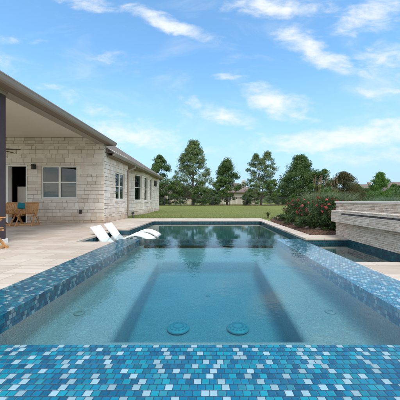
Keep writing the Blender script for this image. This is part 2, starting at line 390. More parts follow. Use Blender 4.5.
# ------------------------------------------------------------------ mesh helpers
class MB:
    def __init__(self):
        self.v = []; self.f = []; self.m = []; self.t = []
    def add(self, verts, faces, mat=0, tone=0.5):
        o = len(self.v)
        self.v += [tuple(p) for p in verts]
        self.t += [tone] * len(verts)
        for f in faces:
            self.f.append(tuple(i + o for i in f)); self.m.append(mat)
    def box(self, x0, x1, y0, y1, z0, z1, mat=0, tone=0.5, fr=None, jit=0.0):
        P = [(x, y, z) for z in (z0, z1) for y in (y0, y1) for x in (x0, x1)]
        if jit: P = [tuple(c + random.uniform(-jit, jit) for c in p) for p in P]
        if fr: P = [fr(*p) for p in P]
        self.add(P, [(0, 2, 3, 1), (4, 5, 7, 6), (0, 1, 5, 4), (2, 6, 7, 3), (0, 4, 6, 2), (1, 3, 7, 5)], mat, tone)
    def bar(self, a, b, w, t, mat=0, up=(0, 0, 1), tone=0.5):
        """rectangular bar from a to b; w across, t along up"""
        a = Vector(a); b = Vector(b); d = (b - a).normalized()
        s = d.cross(Vector(up))
        if s.length < 1e-4: s = d.cross(Vector((0, 1, 0)))
        s.normalize(); u = s.cross(d).normalized()
        P = [p + s * i * w / 2 + u * j * t / 2 for p in (a, b) for j in (-1, 1) for i in (-1, 1)]
        self.add(P, [(0, 2, 3, 1), (4, 5, 7, 6), (0, 1, 5, 4), (2, 6, 7, 3), (0, 4, 6, 2), (1, 3, 7, 5)], mat, tone)
    def tube(self, pts, radii, n=8, mat=0, cap=True, tone=0.5):
        pts = [Vector(p) for p in pts]; rings = []
        prev = None
        for i, p in enumerate(pts):
            d = (pts[min(i + 1, len(pts) - 1)] - pts[max(i - 1, 0)])
            if d.length < 1e-9: d = Vector((0, 0, 1))
            d.normalize()
            ref = prev if prev is not None else (Vector((1, 0, 0)) if abs(d.x) < 0.9 else Vector((0, 1, 0)))
            s = (ref - d * ref.dot(d)).normalized(); prev = s
            u = d.cross(s)
            rings.append([p + (s * math.cos(2 * math.pi * k / n) + u * math.sin(2 * math.pi * k / n)) * radii[i] for k in range(n)])
        V = [p for r in rings for p in r]; Fc = []
        for i in range(len(pts) - 1):
            for k in range(n):
                Fc.append((i * n + k, i * n + (k + 1) % n, (i + 1) * n + (k + 1) % n, (i + 1) * n + k))
        if cap:
            Fc.append(tuple(range(n - 1, -1, -1))); Fc.append(tuple((len(pts) - 1) * n + k for k in range(n)))
        self.add(V, Fc, mat, tone)
    def lathe(self, prof, n=24, mat=0, c=(0, 0, 0), tone=0.5):
        V = []; Fc = []
        for r, z in prof:
            for k in range(n):
                a = 2 * math.pi * k / n
                V.append((c[0] + r * math.cos(a), c[1] + r * math.sin(a), c[2] + z))
        for i in range(len(prof) - 1):
            for k in range(n):
                Fc.append((i * n + k, i * n + (k + 1) % n, (i + 1) * n + (k + 1) % n, (i + 1) * n + k))
        Fc.append(tuple(range(n - 1, -1, -1))); Fc.append(tuple((len(prof) - 1) * n + k for k in range(n)))
        self.add(V, Fc, mat, tone)
    def slab(self, xs, ys, inside, w0, w1, fr, mats=(0, 0, 0, 0, 0, 0)):
        """extruded cell pattern; mats: top, bottom, -u, +u, -v, +v"""
        nx, ny = len(xs) - 1, len(ys) - 1
        ins = lambda i, j: 0 <= i < nx and 0 <= j < ny and inside(0.5 * (xs[i] + xs[i + 1]), 0.5 * (ys[j] + ys[j + 1]))
        for i in range(nx):
            for j in range(ny):
                if not ins(i, j): continue
                x0, x1, y0, y1 = xs[i], xs[i + 1], ys[j], ys[j + 1]
                if mats[0] is not None: self.add([fr(x0, y0, w1), fr(x1, y0, w1), fr(x1, y1, w1), fr(x0, y1, w1)], [(0, 1, 2, 3)], mats[0])
                if mats[1] is not None: self.add([fr(x0, y0, w0), fr(x0, y1, w0), fr(x1, y1, w0), fr(x1, y0, w0)], [(0, 1, 2, 3)], mats[1])
                if not ins(i - 1, j): self.add([fr(x0, y0, w0), fr(x0, y0, w1), fr(x0, y1, w1), fr(x0, y1, w0)], [(0, 1, 2, 3)], mats[2])
                if not ins(i + 1, j): self.add([fr(x1, y0, w0), fr(x1, y1, w0), fr(x1, y1, w1), fr(x1, y0, w1)], [(0, 1, 2, 3)], mats[3])
                if not ins(i, j - 1): self.add([fr(x0, y0, w0), fr(x1, y0, w0), fr(x1, y0, w1), fr(x0, y0, w1)], [(0, 1, 2, 3)], mats[4])
                if not ins(i, j + 1): self.add([fr(x0, y1, w0), fr(x0, y1, w1), fr(x1, y1, w1), fr(x1, y1, w0)], [(0, 1, 2, 3)], mats[5])
    def build(self, name, mats, parent=None, origin=(0, 0, 0), weld=False, smooth=False, bevel=0.0, recalc=False):
        me = bpy.data.meshes.new(name)
        o = Vector(origin)
        me.from_pydata([tuple(Vector(p) - o) for p in self.v], [], self.f)
        if not isinstance(mats, (list, tuple)): mats = [mats]
        for m in mats: me.materials.append(M[m] if isinstance(m, str) else m)
        me.polygons.foreach_set('material_index', self.m)
        at = me.attributes.new('tone', 'FLOAT', 'POINT'); at.data.foreach_set('value', self.t)
        if weld or recalc:
            bm = bmesh.new(); bm.from_mesh(me)
            if weld: bmesh.ops.remove_doubles(bm, verts=bm.verts, dist=1e-5)
            if recalc: bmesh.ops.recalc_face_normals(bm, faces=bm.faces)
            bm.to_mesh(me); bm.free()
        if smooth: me.polygons.foreach_set('use_smooth', [True] * len(me.polygons))
        me.update()
        ob = bpy.data.objects.new(name, me); COL.objects.link(ob)
        if parent is not None: ob.parent = parent
        else: ob.location = o
        if bevel:
            bv = ob.modifiers.new('Bevel', 'BEVEL'); bv.width = bevel; bv.segments = 2; bv.limit_method = 'ANGLE'
        return ob

def tag(o, label=None, cat=None, group=None, kind=None):
    if label: o['label'] = label
    if cat: o['category'] = cat
    if group: o['group'] = group
    if kind: o['kind'] = kind
    return o

def thing(name, label, cat, loc=(0, 0, 0), rz=0.0, group=None):
    o = bpy.data.objects.new(name, None); COL.objects.link(o)
    o.location = loc; o.rotation_euler = (0, 0, rz); o.empty_display_size = 0.2
    return tag(o, label, cat, group)

def copy_tree(o, parent=None):
    kids = list(o.children)
    c = o.copy(); COL.objects.link(c); c.parent = parent
    for k in kids: copy_tree(k, c)
    return c

IDF = lambda x, y, z: (x, y, z)

def leaf_mesh(name, pts, size, tone, mat, parent=None, aspect=0.55, up_bias=0.2, seed=0, location=None):
    """one mesh of many small leaf-shaped quads around pts (n,3)"""
    rng = np.random.default_rng(seed)
    n = len(pts)
    d = rng.normal(size=(n, 3)); d[:, 2] *= 0.7; d /= np.linalg.norm(d, axis=1)[:, None]
    nrm = rng.normal(size=(n, 3)); nrm[:, 2] += up_bias * 3; nrm /= np.linalg.norm(nrm, axis=1)[:, None]
    s = np.cross(d, nrm); s /= (np.linalg.norm(s, axis=1)[:, None] + 1e-9)
    L = (size * rng.uniform(0.6, 1.35, n))[:, None]
    a = pts - d * L * 0.5; b = pts + s * L * aspect * 0.5 + d * L * 0.05
    c = pts + d * L * 0.5; e = pts - s * L * aspect * 0.5 + d * L * 0.05
    V = np.stack([a, b, c, e], 1).reshape(-1, 3).astype(np.float32)
    me = bpy.data.meshes.new(name)
    me.vertices.add(4 * n); me.vertices.foreach_set('co', V.ravel())
    me.loops.add(4 * n); me.loops.foreach_set('vertex_index', np.arange(4 * n, dtype=np.int32))
    me.polygons.add(n); me.polygons.foreach_set('loop_start', np.arange(0, 4 * n, 4, dtype=np.int32))
    me.polygons.foreach_set('loop_total', np.full(n, 4, dtype=np.int32))
    me.materials.append(M[mat])
    at = me.attributes.new('tone', 'FLOAT', 'POINT')
    at.data.foreach_set('value', np.repeat(np.clip(tone, 0, 1), 4).astype(np.float32))
    me.update(calc_edges=True)
    ob = bpy.data.objects.new(name, me); COL.objects.link(ob)
    if parent is not None: ob.parent = parent
    return ob

def blade_mesh(name, base, tipdir, length, width, tone, mat, parent=None, droop=0.4, segs=4, seed=0):
    """arching grass blades: base (n,3), tipdir (n,2) horizontal lean"""
    rng = np.random.default_rng(seed)
    mb = MB()
    for i in range(len(base)):
        b = base[i]; L = length[i]; lx, ly = tipdir[i]
        side = np.array([-ly, lx, 0.0]); nn = np.linalg.norm(side)
        side = side / nn if nn > 1e-6 else np.array([1.0, 0, 0])
        a = rng.uniform(-0.9, 0.9)
        side = np.array([side[0] * math.cos(a) - side[1] * math.sin(a), side[0] * math.sin(a) + side[1] * math.cos(a), 0])
        V = []
        for k in range(segs + 1):
            t = k / segs
            lean = t ** 1.7
            p = np.array([b[0] + lx * L * lean, b[1] + ly * L * lean, b[2] + L * (t - droop * t ** 3 * 0.6)])
            w = width * (1 - t ** 2) * 0.5 + 0.0008
            V += [p - side * w, p + side * w]
        mb.add(V, [(2 * k, 2 * k + 1, 2 * k + 3, 2 * k + 2) for k in range(segs)], 0, tone[i])
    return mb.build(name, mat, parent)

# ------------------------------------------------------------------ stonework
def stone_wall(mb, O, U, N, L, z0, z1, openings=(), hmin=0.13, hmax=0.30, wmin=0.18, wmax=0.62, gap=0.008,
               proud=(0.006, 0.032), thick=0.25, seed=1, mats=(0, 1), tone=None, backing=True):
    """openings: (u0,u1,z0,z1). Blocks stand slightly proud of a mortar backing."""
    rnd = random.Random(seed)
    O = Vector(O); U = Vector(U).normalized(); N = Vector(N).normalized()
    fr = lambda u, z, w: tuple(O + U * u + Vector((0, 0, z)) + N * w)
    us = sorted({0.0, L} | {c for o in openings for c in (max(0, o[0]), min(L, o[1]))})
    zs = sorted({z0, z1} | {c for o in openings for c in (max(z0, o[2]), min(z1, o[3]))})
    inside = lambda u, z: not any(o[0] < u < o[1] and o[2] < z < o[3] for o in openings)
    if backing: mb.slab(us, zs, inside, -thick, 0.0, fr, (mats[0],) * 6)
    # course heights, forced to break at opening edges
    courses = []
    for a, b in zip(zs[:-1], zs[1:]):
        h = b - a; n = max(1, round(h / ((hmin + hmax) / 2)))
        ws = [rnd.uniform(hmin, hmax) for _ in range(n)]; s = sum(ws); z = a
        for w in ws:
            courses.append((z, z + w * h / s)); z += w * h / s
    for (a, b) in courses:
        zm = 0.5 * (a + b)
        iv = [(0.0, L)]
        for o in openings:
            if o[2] < zm < o[3]:
                nv = []
                for (p, q) in iv:
                    if o[1] <= p or o[0] >= q: nv.append((p, q))
                    else:
                        if o[0] > p: nv.append((p, o[0]))
                        if o[1] < q: nv.append((o[1], q))
                iv = nv
        for (p, q) in iv:
            u = p
            while u < q - 1e-4:
                w = rnd.uniform(wmin, wmax)
                if q - (u + w) < wmin * 0.8: w = q - u
                d = rnd.uniform(*proud); g2 = gap / 2
                j = lambda: rnd.uniform(-gap * 0.3, gap * 0.3)
                u0, u1, c0, c1 = u + g2, u + w - g2, a + g2, b - g2
                if u1 - u0 > 0.01 and c1 - c0 > 0.008:
                    e = min(0.008, (c1 - c0) * 0.25)
                    back = [fr(u0 + j(), c0 + j(), 0.001), fr(u1 + j(), c0 + j(), 0.001), fr(u1 + j(), c1 + j(), 0.001), fr(u0 + j(), c1 + j(), 0.001)]
                    frn = [fr(u0 + e + j(), c0 + e + j(), d), fr(u1 - e + j(), c0 + e + j(), d + rnd.uniform(-.3, .3) * d), fr(u1 - e + j(), c1 - e + j(), d), fr(u0 + e + j(), c1 - e + j(), d + rnd.uniform(-.3, .3) * d)]
                    tn = rnd.random() if tone is None else tone(rnd)
                    mb.add(back + frn, [(4, 5, 6, 7), (0, 1, 5, 4), (1, 2, 6, 5), (2, 3, 7, 6), (3, 0, 4, 7)], mats[1], tn)
                u += w

# ================================================================== GROUND, DECK, POOL
SPX0, SPX1, SPY0, SPY1 = -1.44, 1.44, 0.73, 4.10         # spa outside
SIX0, SIX1, SIY0, SIY1 = -1.11, 1.06, 1.067, 4.06        # spa inside
WX = 3.40                                                # face of the water wall
def in_pool(x, y):
    if 4.0 < y <= 5.8 and -1.40 < x < WX: return True
    if 3.86 < y <= 4.0 and 1.40 < x < WX: return True
    if 5.8 < y <= 6.3 and -3.05 < x < WX: return True
    if 6.3 < y <= 8.4 and -3.05 < x < 2.35: return True
    if 8.4 < y <= 12.1 and -2.64 < x < 2.35: return True
    return False
PXS = [-3.05, -2.64, -1.40, 1.40, 2.35, WX]
PYS = [3.86, 4.0, 5.8, 6.3, 8.4, 12.1]

# deck: one travertine sheet with a real 5 cm edge round the pool
def in_deck(x, y):
    if in_pool(x, y): return False
    if SPX0 + 0.03 < x < SPX1 - 0.03 and SPY0 < y < SPY1: return False
    if y > 6.9 and x > 2.72: return False
    if y < 6.9 and x > 3.9: return False
    return -12 < x and y > -6 and y < 13.6
DXS = sorted(set(PXS + [-12, SPX0 + 0.03, SPX1 - 0.03, 2.72, 3.9]))
DYS = sorted(set(PYS + [-6, SPY0, SPY1, 6.9, 13.6]))
d = MB(); d.slab(DXS, DYS, in_deck, -0.05, 0.0, IDF)
deck = d.build('deck', 'travertine', weld=True, bevel=0.008); tag(deck, kind='structure')

# pool shell: tile band at the waterline, plaster below
ps = MB()
pin = MB()
def ring(mb, z0, z1, mx, my, shrink=0.0):
    nx, ny = len(PXS) - 1, len(PYS) - 1
    ins = lambda i, j: 0 <= i < nx and 0 <= j < ny and in_pool(0.5 * (PXS[i] + PXS[i + 1]), 0.5 * (PYS[j] + PYS[j + 1]))
    s = shrink
    for i in range(nx):
        for j in range(ny):
            if not ins(i, j): continue
            x0, x1, y0, y1 = PXS[i], PXS[i + 1], PYS[j], PYS[j + 1]
            ya, yb = (y0 if ins(i, j - 1) else y0 - s), (y1 if ins(i, j + 1) else y1 + s)
            xa, xb = (x0 if ins(i - 1, j) else x0 - s), (x1 if ins(i + 1, j) else x1 + s)
            if not ins(i - 1, j): mb.add([(x0 - s, ya, z0), (x0 - s, yb, z0), (x0 - s, yb, z1), (x0 - s, ya, z1)], [(0, 1, 2, 3)], mx)
            if not ins(i + 1, j): mb.add([(x1 + s, ya, z0), (x1 + s, ya, z1), (x1 + s, yb, z1), (x1 + s, yb, z0)], [(0, 1, 2, 3)], mx)
            if not ins(i, j - 1): mb.add([(xa, y0 - s, z0), (xa, y0 - s, z1), (xb, y0 - s, z1), (xb, y0 - s, z0)], [(0, 1, 2, 3)], my)
            if not ins(i, j + 1): mb.add([(xa, y1 + s, z0), (xb, y1 + s, z0), (xb, y1 + s, z1), (xa, y1 + s, z1)], [(0, 1, 2, 3)], my)
ring(ps, -0.22, -0.045, 1, 2, 0.012)
ring(ps, -1.5, -0.22, 0, 0, 0.012)
# floors: main basin, sun shelf, shallow side basin
ps.add([(-3.2, 3.7, -1.15), (3.6, 3.7, -1.15), (3.6, 12.3, -1.45), (-3.2, 12.3, -1.45)], [(0, 1, 2, 3)], 0)
pool = ps.build('pool_basin', ['pool_plaster', 'mosaic_band_x', 'mosaic_band_y']); tag(pool, kind='structure')
sh = MB()
sh.box(-3.06, -1.46, 5.79, 8.39, -1.5, -0.33, 0)
sh.box(1.6, 3.40, 3.85, 6.30, -1.5, -0.38, 0)
shelf = sh.build('pool_shelf', 'pool_plaster', bevel=0.02); tag(shelf, kind='structure')

w = MB(); w.slab(PXS, PYS, in_pool, -1.6, WATER, IDF)
wo = w.build('pool_water', 'pool_water', weld=True, recalc=True); tag(wo, kind='structure')

# ground: lawn rising gently to the back fence, then on to the horizon
def gz(y):
    t = min(1, max(0, (y - 13.6) / 24.4))
    return -0.012 + 0.235 * t
gm = MB()
ys = [13.6, 16, 19, 22, 26, 30, 34, 38, 60, 120, 300, 900]
xs = [-900, -200, -60, -30, -20, -12, -6, 0, 6, 12, 20, 30, 60, 200, 900]
for i in range(len(xs) - 1):
    for j in range(len(ys) - 1):
        gm.add([(xs[i], ys[j], gz(ys[j])), (xs[i + 1], ys[j], gz(ys[j])), (xs[i + 1], ys[j + 1], gz(ys[j + 1])), (xs[i], ys[j + 1], gz(ys[j + 1]))], [(0, 1, 2, 3)])
for (x0, x1, y0, y1) in ((-900, -12, -300, 13.6), (2.72, 900, 6.9, 13.6), (3.9, 900, -300, 6.9), (-12, 3.9, -300, -6)):
    gm.add([(x0, y0, -0.012), (x1, y0, -0.012), (x1, y1, -0.012), (x0, y1, -0.012)], [(0, 1, 2, 3)])
tag(gm.build('ground', 'lawn', weld=True), kind='structure')

# short grass along the near edge of the lawn
n = 42000
gy = 13.62 + 23 * RNG.random(n) ** 2.4
gx = -5.2 + RNG.random(n) * 11.5
gb = MB()
V = []; Fc = []; T = []
for i in range(n):
    x, y = gx[i], gy[i]; z = gz(y); h = random.uniform(0.015, 0.045); a = random.random() * math.pi
    ww = 0.006; cx, sx = math.cos(a) * ww, math.sin(a) * ww; lx = random.uniform(-.025, .025); ly = random.uniform(-.025, .025)
    V += [(x - cx, y - sx, z - 0.004), (x + cx, y + sx, z - 0.004), (x + lx, y + ly, z + h)]
    Fc.append((3 * i, 3 * i + 1, 3 * i + 2)); tn = random.random(); T += [tn, tn, tn]
gb.v = V; gb.f = Fc; gb.t = T; gb.m = [0] * n
tag(gb.build('grass', 'grass_blade'), 'short mown grass along the lawn edge by the pool deck', 'grass', kind='stuff')

# planting bed (mulch mound) on the right and mulch strip under the back trees
bed = MB()
bp = [(2.74, 6.92), (2.74, 9.2), (2.78, 11.4), (3.0, 12.9), (3.5, 14.2), (4.6, 15.2), (6.4, 15.4), (9, 15), (14, 14.6), (14, 6.92)]
cxy = Vector((6.5, 10.5))
nb = len(bp); rings = []
for k, (s, h) in enumerate(((1.0, 0.0), (0.93, 0.07), (0.75, 0.13), (0.4, 0.17), (0.02, 0.18))):
    rings.append([(cxy.x + (x - cxy.x) * s, cxy.y + (y - cxy.y) * s, h + random.uniform(-.015, .015) * (k > 0)) for x, y in bp])
VV = [p for r in rings for p in r]; FF = []
for i in range(len(rings) - 1):
    for k in range(nb):
        FF.append((i * nb + k, i * nb + (k + 1) % nb, (i + 1) * nb + (k + 1) % nb, (i + 1) * nb + k))
bed.add(VV, FF)
tag(bed.build('planting_bed', 'mulch', recalc=True), kind='structure')
ms = MB()
for i in range(40):
    x0 = -26 + i * 1.6
    a0, a1 = 0.5 * math.sin(x0 * 0.7), 0.5 * math.sin((x0 + 1.6) * 0.7)
    ms.add([(x0, 38.6 + a0, 0.235), (x0 + 1.6, 38.6 + a1, 0.235), (x0 + 1.6, 43, 0.24), (x0, 43, 0.24)], [(0, 1, 2, 3)])
tag(ms.build('mulch_strip', 'red_mulch'), kind='structure')

# ================================================================== SPA
spa = thing('raised_spa', 'raised square hot tub clad in blue glass mosaic with overflowing edges', 'hot tub', (0, 2.4, 0))
SO = (0, 2.4, 0)
LIP = 0.312                                  # side and back rims, just under the water film
tw = MB()
# rim tops: 0 top, 1 side_x, 2 side_y
tw.add([(SPX0, SPY0, SPA_TOP), (SPX1, SPY0, SPA_TOP), (SPX1, SIY0, SPA_TOP), (SPX0, SIY0, SPA_TOP)], [(0, 1, 2, 3)], 0)
for (x0, x1, y0, y1) in ((SPX0, SIX0, SIY0, SPY1), (SIX1, SPX1, SIY0, SPY1), (SIX0, SIX1, SIY1, SPY1)):
    tw.add([(x0, y0, LIP), (x1, y0, LIP), (x1, y1, LIP), (x0, y1, LIP)], [(0, 1, 2, 3)], 0)
tw.add([(SPX0, SIY0, LIP), (SIX0, SIY0, LIP), (SIX0, SIY0, SPA_TOP), (SPX0, SIY0, SPA_TOP)], [(0, 1, 2, 3)], 2)
tw.add([(SIX1, SIY0, LIP), (SPX1, SIY0, LIP), (SPX1, SIY0, SPA_TOP), (SIX1, SIY0, SPA_TOP)], [(0, 1, 2, 3)], 2)
# outer faces
def vq(p, q, z0, z1, mat):
    tw.add([(p[0], p[1], z0), (q[0], q[1], z0), (q[0], q[1], z1), (p[0], p[1], z1)], [(0, 1, 2, 3)], mat)
vq((SPX0, SPY0), (SPX1, SPY0), -0.05, SPA_TOP, 2)
vq((SPX0, SPY0), (SPX0, SIY0), -1.6, SPA_TOP, 1); vq((SPX1, SPY0), (SPX1, SIY0), -1.6, SPA_TOP, 1)
vq((SPX0, SIY0), (SPX0, SPY1), -1.6, LIP, 1); vq((SPX1, SIY0), (SPX1, SPY1), -1.6, LIP, 1)
vq((SPX0, SPY1), (SPX1, SPY1), -1.6, LIP, 2)
# inner waterline band, 15 cm
B0 = 0.215
vq((SIX0, SIY0), (SIX0, SIY1), B0, LIP, 1); vq((SIX1, SIY0), (SIX1, SIY1), B0, LIP, 1)
vq((SIX0, SIY0), (SIX1, SIY0), B0, SPA_TOP, 2); vq((SIX0, SIY1), (SIX1, SIY1), 0.14, LIP, 3)
tw.build('tile_wall', ['mosaic_top', 'mosaic_side_x', 'mosaic_side_y', 'mosaic_band_y'], spa, SO)
# plaster interior: walls, bench all round, foot well
FX0, FX1, FY0, FY1 = -0.635, 0.606, 1.64, 3.62
BX0, BX1 = -0.725, 0.643          # foot well corners at the far end
bz = lambda y: CAM_Z - (0.88 + (y - 1.64) * (0.82 - 0.88) / (FY1 - 1.64))
fz = lambda y: CAM_Z - (1.18 + (y - 1.64) * (1.054 - 1.18) / (FY1 - 1.64))
sp = MB()
def q4(a, b, c, dd): sp.add([a, b, c, dd], [(0, 1, 2, 3)])
i_ = 0.006
gx_ = {SIY0: (SIX0, FX0, FX1, SIX1), FY0: (SIX0, FX0, FX1, SIX1), FY1: (SIX0, BX0, BX1, SIX1), SIY1: (SIX0, BX0, BX1, SIX1)}
by_ = [SIY0, FY0, FY1, SIY1]
bench = bz
for a_ in range(3):
    for b_ in range(3):
        if a_ == 1 and b_ == 1: continue
        y0, y1 = by_[b_], by_[b_ + 1]
        q4((gx_[y0][a_], y0, bz(y0)), (gx_[y0][a_ + 1], y0, bz(y0)), (gx_[y1][a_ + 1], y1, bz(y1)), (gx_[y1][a_], y1, bz(y1)))
for a_ in range(3):     # walls follow the bench so that the corner can be coved
    for x in (SIX0, SIX1): q4((x, by_[a_], bz(by_[a_])), (x, by_[a_ + 1], bz(by_[a_ + 1])), (x, by_[a_ + 1], B0), (x, by_[a_], B0))
    for y in (SIY0, SIY1): q4((gx_[y][a_], y, bz(y)), (gx_[y][a_ + 1], y, bz(y)), (gx_[y][a_ + 1], y, B0), (gx_[y][a_], y, B0))
q4((FX0, FY0, fz(FY0)), (FX1, FY0, fz(FY0)), (BX1, FY1, fz(FY1)), (BX0, FY1, fz(FY1)))
for (p, q) in (((FX0, FY0), (BX0, FY1)), ((FX1, FY0), (BX1, FY1)), ((FX0, FY0), (FX1, FY0)), ((BX0, FY1), (BX1, FY1))):
    q4((p[0], p[1], fz(p[1])), (q[0], q[1], fz(q[1])), (q[0], q[1], bz(q[1])), (p[0], p[1], bz(p[1])))
shell = sp.build('plaster_shell', 'spa_plaster', spa, SO, weld=True, recalc=True, smooth=True, bevel=0.06)
shell.modifiers['Bevel'].segments = 5; shell.modifiers['Bevel'].angle_limit = R(25)
# two domed drain covers on the floor
for dx in (-0.28, 0.247):
    dy = 2.27; zz = fz(dy)
    dm = MB()
    dm.lathe([(0.090, 0.0), (0.090, 0.006), (0.10, 0.010), (0.098, 0.018), (0.085, 0.028), (0.06, 0.034), (0.03, 0.037), (0.004, 0.038)], 36, 0, (dx, dy, zz))
    for rr in (0.045, 0.072):
        for k in range(14):
            a = 2 * math.pi * k / 14
            dm.box(-0.006, 0.006, -0.009, 0.009, 0.0335 if rr < .06 else 0.028, 0.038 if rr < .06 else 0.0335, 1, fr=lambda x, y, z, a=a, rr=rr: (dx + (rr + x) * math.cos(a) - y * math.sin(a), dy + (rr + x) * math.sin(a) + y * math.cos(a), zz + z))
    dm.build('drain_cover', ['drain_plastic', 'drain_slot'], spa, SO, smooth=False)
# round jet fittings
for (x, y, dirx) in ((SIX0 + 0.10, 1.98, 1), (SIX1 - 0.12, 2.0, -1), (-0.02, 2.95, 0)):
    jm = MB(); r = 0.032 if dirx else 0.02
    zz = (bz(y) if dirx else fz(y))
    jm.lathe([(r * 1.25, 0), (r * 1.25, 0.006), (r, 0.012), (r * 0.6, 0.012), (r * 0.55, 0.004)], 24, 0, (x, y, zz))
    jm.build('jet_fitting', 'drain_plastic' if dirx == 0 else 'fitting_white', spa, SO)
sw = MB()
sw.box(SPX0 + 0.004, SPX1 - 0.004, SIY0 - 0.02, SPY1 - 0.004, -0.5, 0.316)
so_ = sw.build('spa_water', 'spa_water', recalc=True); tag(so_, kind='structure')

# ================================================================== WATER WALL
WY0, WY1 = 3.2, 6.9
ww = thing('waterfall_wall', 'tan stacked stone wall with jutting spillway ledge over the side basin', 'garden wall', (WX, 5.0, 0))
WO = (WX, 5.0, 0)
wb = MB()
stone_wall(wb, (WX, WY1, 0), (0, -1, 0), (-1, 0, 0), WY1 - WY0, -0.03, 0.865, hmin=0.024, hmax=0.046, wmin=0.045, wmax=0.17, gap=0.003, proud=(0.004, 0.022), thick=0.42, seed=5)
stone_wall(wb, (WX + 0.42, WY1, 0), (-1, 0, 0), (0, 1, 0), 0.42, -0.03, 0.865, hmin=0.022, hmax=0.05, wmin=0.07, wmax=0.2, gap=0.003, proud=(0.004, 0.02), thick=0.1, seed=6, backing=False)
wb.box(WX - 0.0, WX + 0.42, WY0, WY1, -0.6, -0.031, 0)
wb.build('stone_wall', ['mortar', 'ledger_stone'], ww, WO)
tb = MB()
tb.box(WX - 0.012, WX + 0.02, 3.87, 6.29, -0.7, -0.032, 0)
tb.build('tile_band', 'mosaic_band_x', ww, WO)
cp = MB()
n_ = 5
for k in range(n_):
    y0 = WY0 + (WY1 + 0.03 - WY0) * k / n_; y1 = WY0 + (WY1 + 0.03 - WY0) * (k + 1) / n_
    cp.box(WX - 0.03, WX + 0.45, y0 + 0.002, y1 - 0.002, 0.866, 0.912)
cp.build('cap', 'cap_stone', ww, WO, bevel=0.006)
ld = MB()
LX = WX - 0.19; LY1 = 6.78
ZB, ZT, ZS = 0.385, 0.685, 0.60
stone_wall(ld, (LX, LY1, 0), (0, -1, 0), (-1, 0, 0), LY1 - WY0, ZB, ZS - 0.013, hmin=0.024, hmax=0.044, wmin=0.045, wmax=0.17, gap=0.003, proud=(0.003, 0.014), thick=0.188, seed=8)
stone_wall(ld, (LX + 0.188, LY1, 0), (-1, 0, 0), (0, 1, 0), 0.188, ZB, ZT, hmin=0.024, hmax=0.05, wmin=0.06, wmax=0.12, gap=0.003, proud=(0.003, 0.012), thick=0.1, seed=9, backing=False)
stone_wall(ld, (LX + 0.012, LY1, 0), (0, -1, 0), (-1, 0, 0), LY1 - WY0, ZS + 0.016, ZT, hmin=0.024, hmax=0.044, wmin=0.045, wmax=0.17, gap=0.003, proud=(0.003, 0.014), thick=0.176, seed=10)
ld.box(LX, LX + 0.188, 6.26, LY1 - 0.001, ZS - 0.0125, ZS + 0.0155, 0)
ld.build('spillway_ledge', ['mortar', 'ledger_stone'], ww, WO)
st = MB(); st.box(LX - 0.012, LX + 0.15, WY0 + 0.02, 6.255, ZS - 0.006, ZS + 0.009)
st.build('spout_slot', 'slate_metal', ww, WO)

# ================================================================== HOUSE
HX, HY = -4.47, 10.80
house = thing('limestone_house', 'single storey cream limestone house with grey hip roof and covered patio', 'house', (HX, HY, 0))
HO = (HX, HY, 0)

def window(O, U, N, u0, u1, z0, z1, cols=2, rows=2, fw=0.055, blind=False):
    O = Vector(O); U = Vector(U).normalized(); N = Vector(N).normalized()
    fr = lambda u, z, w: tuple(O + U * u + Vector((0, 0, z)) + N * w)
    f = MB()
    B = lambda a, b, c, dd, w0, w1: f.box(a, b, c, dd, w0, w1, fr=fr)
    g_ = 0.002
    B(u0 + g_, u0 + fw, z0 + g_, z1 - g_, -0.11, -0.03); B(u1 - fw, u1 - g_, z0 + g_, z1 - g_, -0.11, -0.03)
    B(u0 + fw, u1 - fw, z0 + g_, z0 + fw, -0.11, -0.03); B(u0 + fw, u1 - fw, z1 - fw, z1 - g_, -0.11, -0.03)
    mw = 0.085
    ue = [u0 + fw]
    for k in range(1, cols):
        c = u0 + (u1 - u0) * k / cols
        B(c - mw / 2, c + mw / 2, z0 + fw, z1 - fw, -0.108, -0.028); ue += [c - mw / 2, c + mw / 2]
    ue.append(u1 - fw)
    cells = []
    for k in range(cols):
        a, b = ue[2 * k], ue[2 * k + 1]
        ze = [z0 + fw]
        for r in range(1, rows):
            zc = z0 + (z1 - z0) * r / rows
            B(a, b, zc - 0.02, zc + 0.02, -0.10, -0.035); ze += [zc - 0.02, zc + 0.02]
        ze.append(z1 - fw)
        for r in range(rows): cells.append((a, b, ze[2 * r], ze[2 * r + 1], r))
    fo = f.build('window', 'white_frame', house, HO)
    for (a, b, c, dd, r) in cells:
        p = MB(); p.box(a, b, c, dd, -0.075, -0.067, fr=fr); p.build('pane', 'window_glass', fo, HO)
    rm = MB()   # dark room behind the glass
    a, b, c, dd = u0 - 0.3, u1 + 0.3, z0 - 0.3, z1 + 0.3
    fp = [fr(a, c, -0.27), fr(b, c, -0.27), fr(b, dd, -0.27), fr(a, dd, -0.27)]
    bp_ = [fr(a, c, -1.6), fr(b, c, -1.6), fr(b, dd, -1.6), fr(a, dd, -1.6)]
    rm.add(fp + bp_, [(4, 5, 6, 7), (0, 1, 5, 4), (1, 2, 6, 5), (2, 3, 7, 6), (3, 0, 4, 7)])
    rm.build('room', 'dark_room', fo, HO)
    if blind:
        bl = MB()
        zt = z0 + (z1 - z0) * 0.52; zz = z0 + 0.02
        while zz < zt:
            bl.add([fr(u0 + 0.03, zz, -0.15), fr(u1 - 0.03, zz, -0.15), fr(u1 - 0.03, zz + 0.03, -0.17), fr(u0 + 0.03, zz + 0.03, -0.17)], [(0, 1, 2, 3)])
            zz += 0.036
        bl.build('blind', 'blind_grey', fo, HO)
    s = MB(); s.box(u0 - 0.06, u1 + 0.06, z0 - 0.09, z0 - 0.003, -0.02, 0.05, fr=fr)
    s.build('sill', 'cap_stone', fo, HO, bevel=0.006)
    return fo

CEIL = 3.60
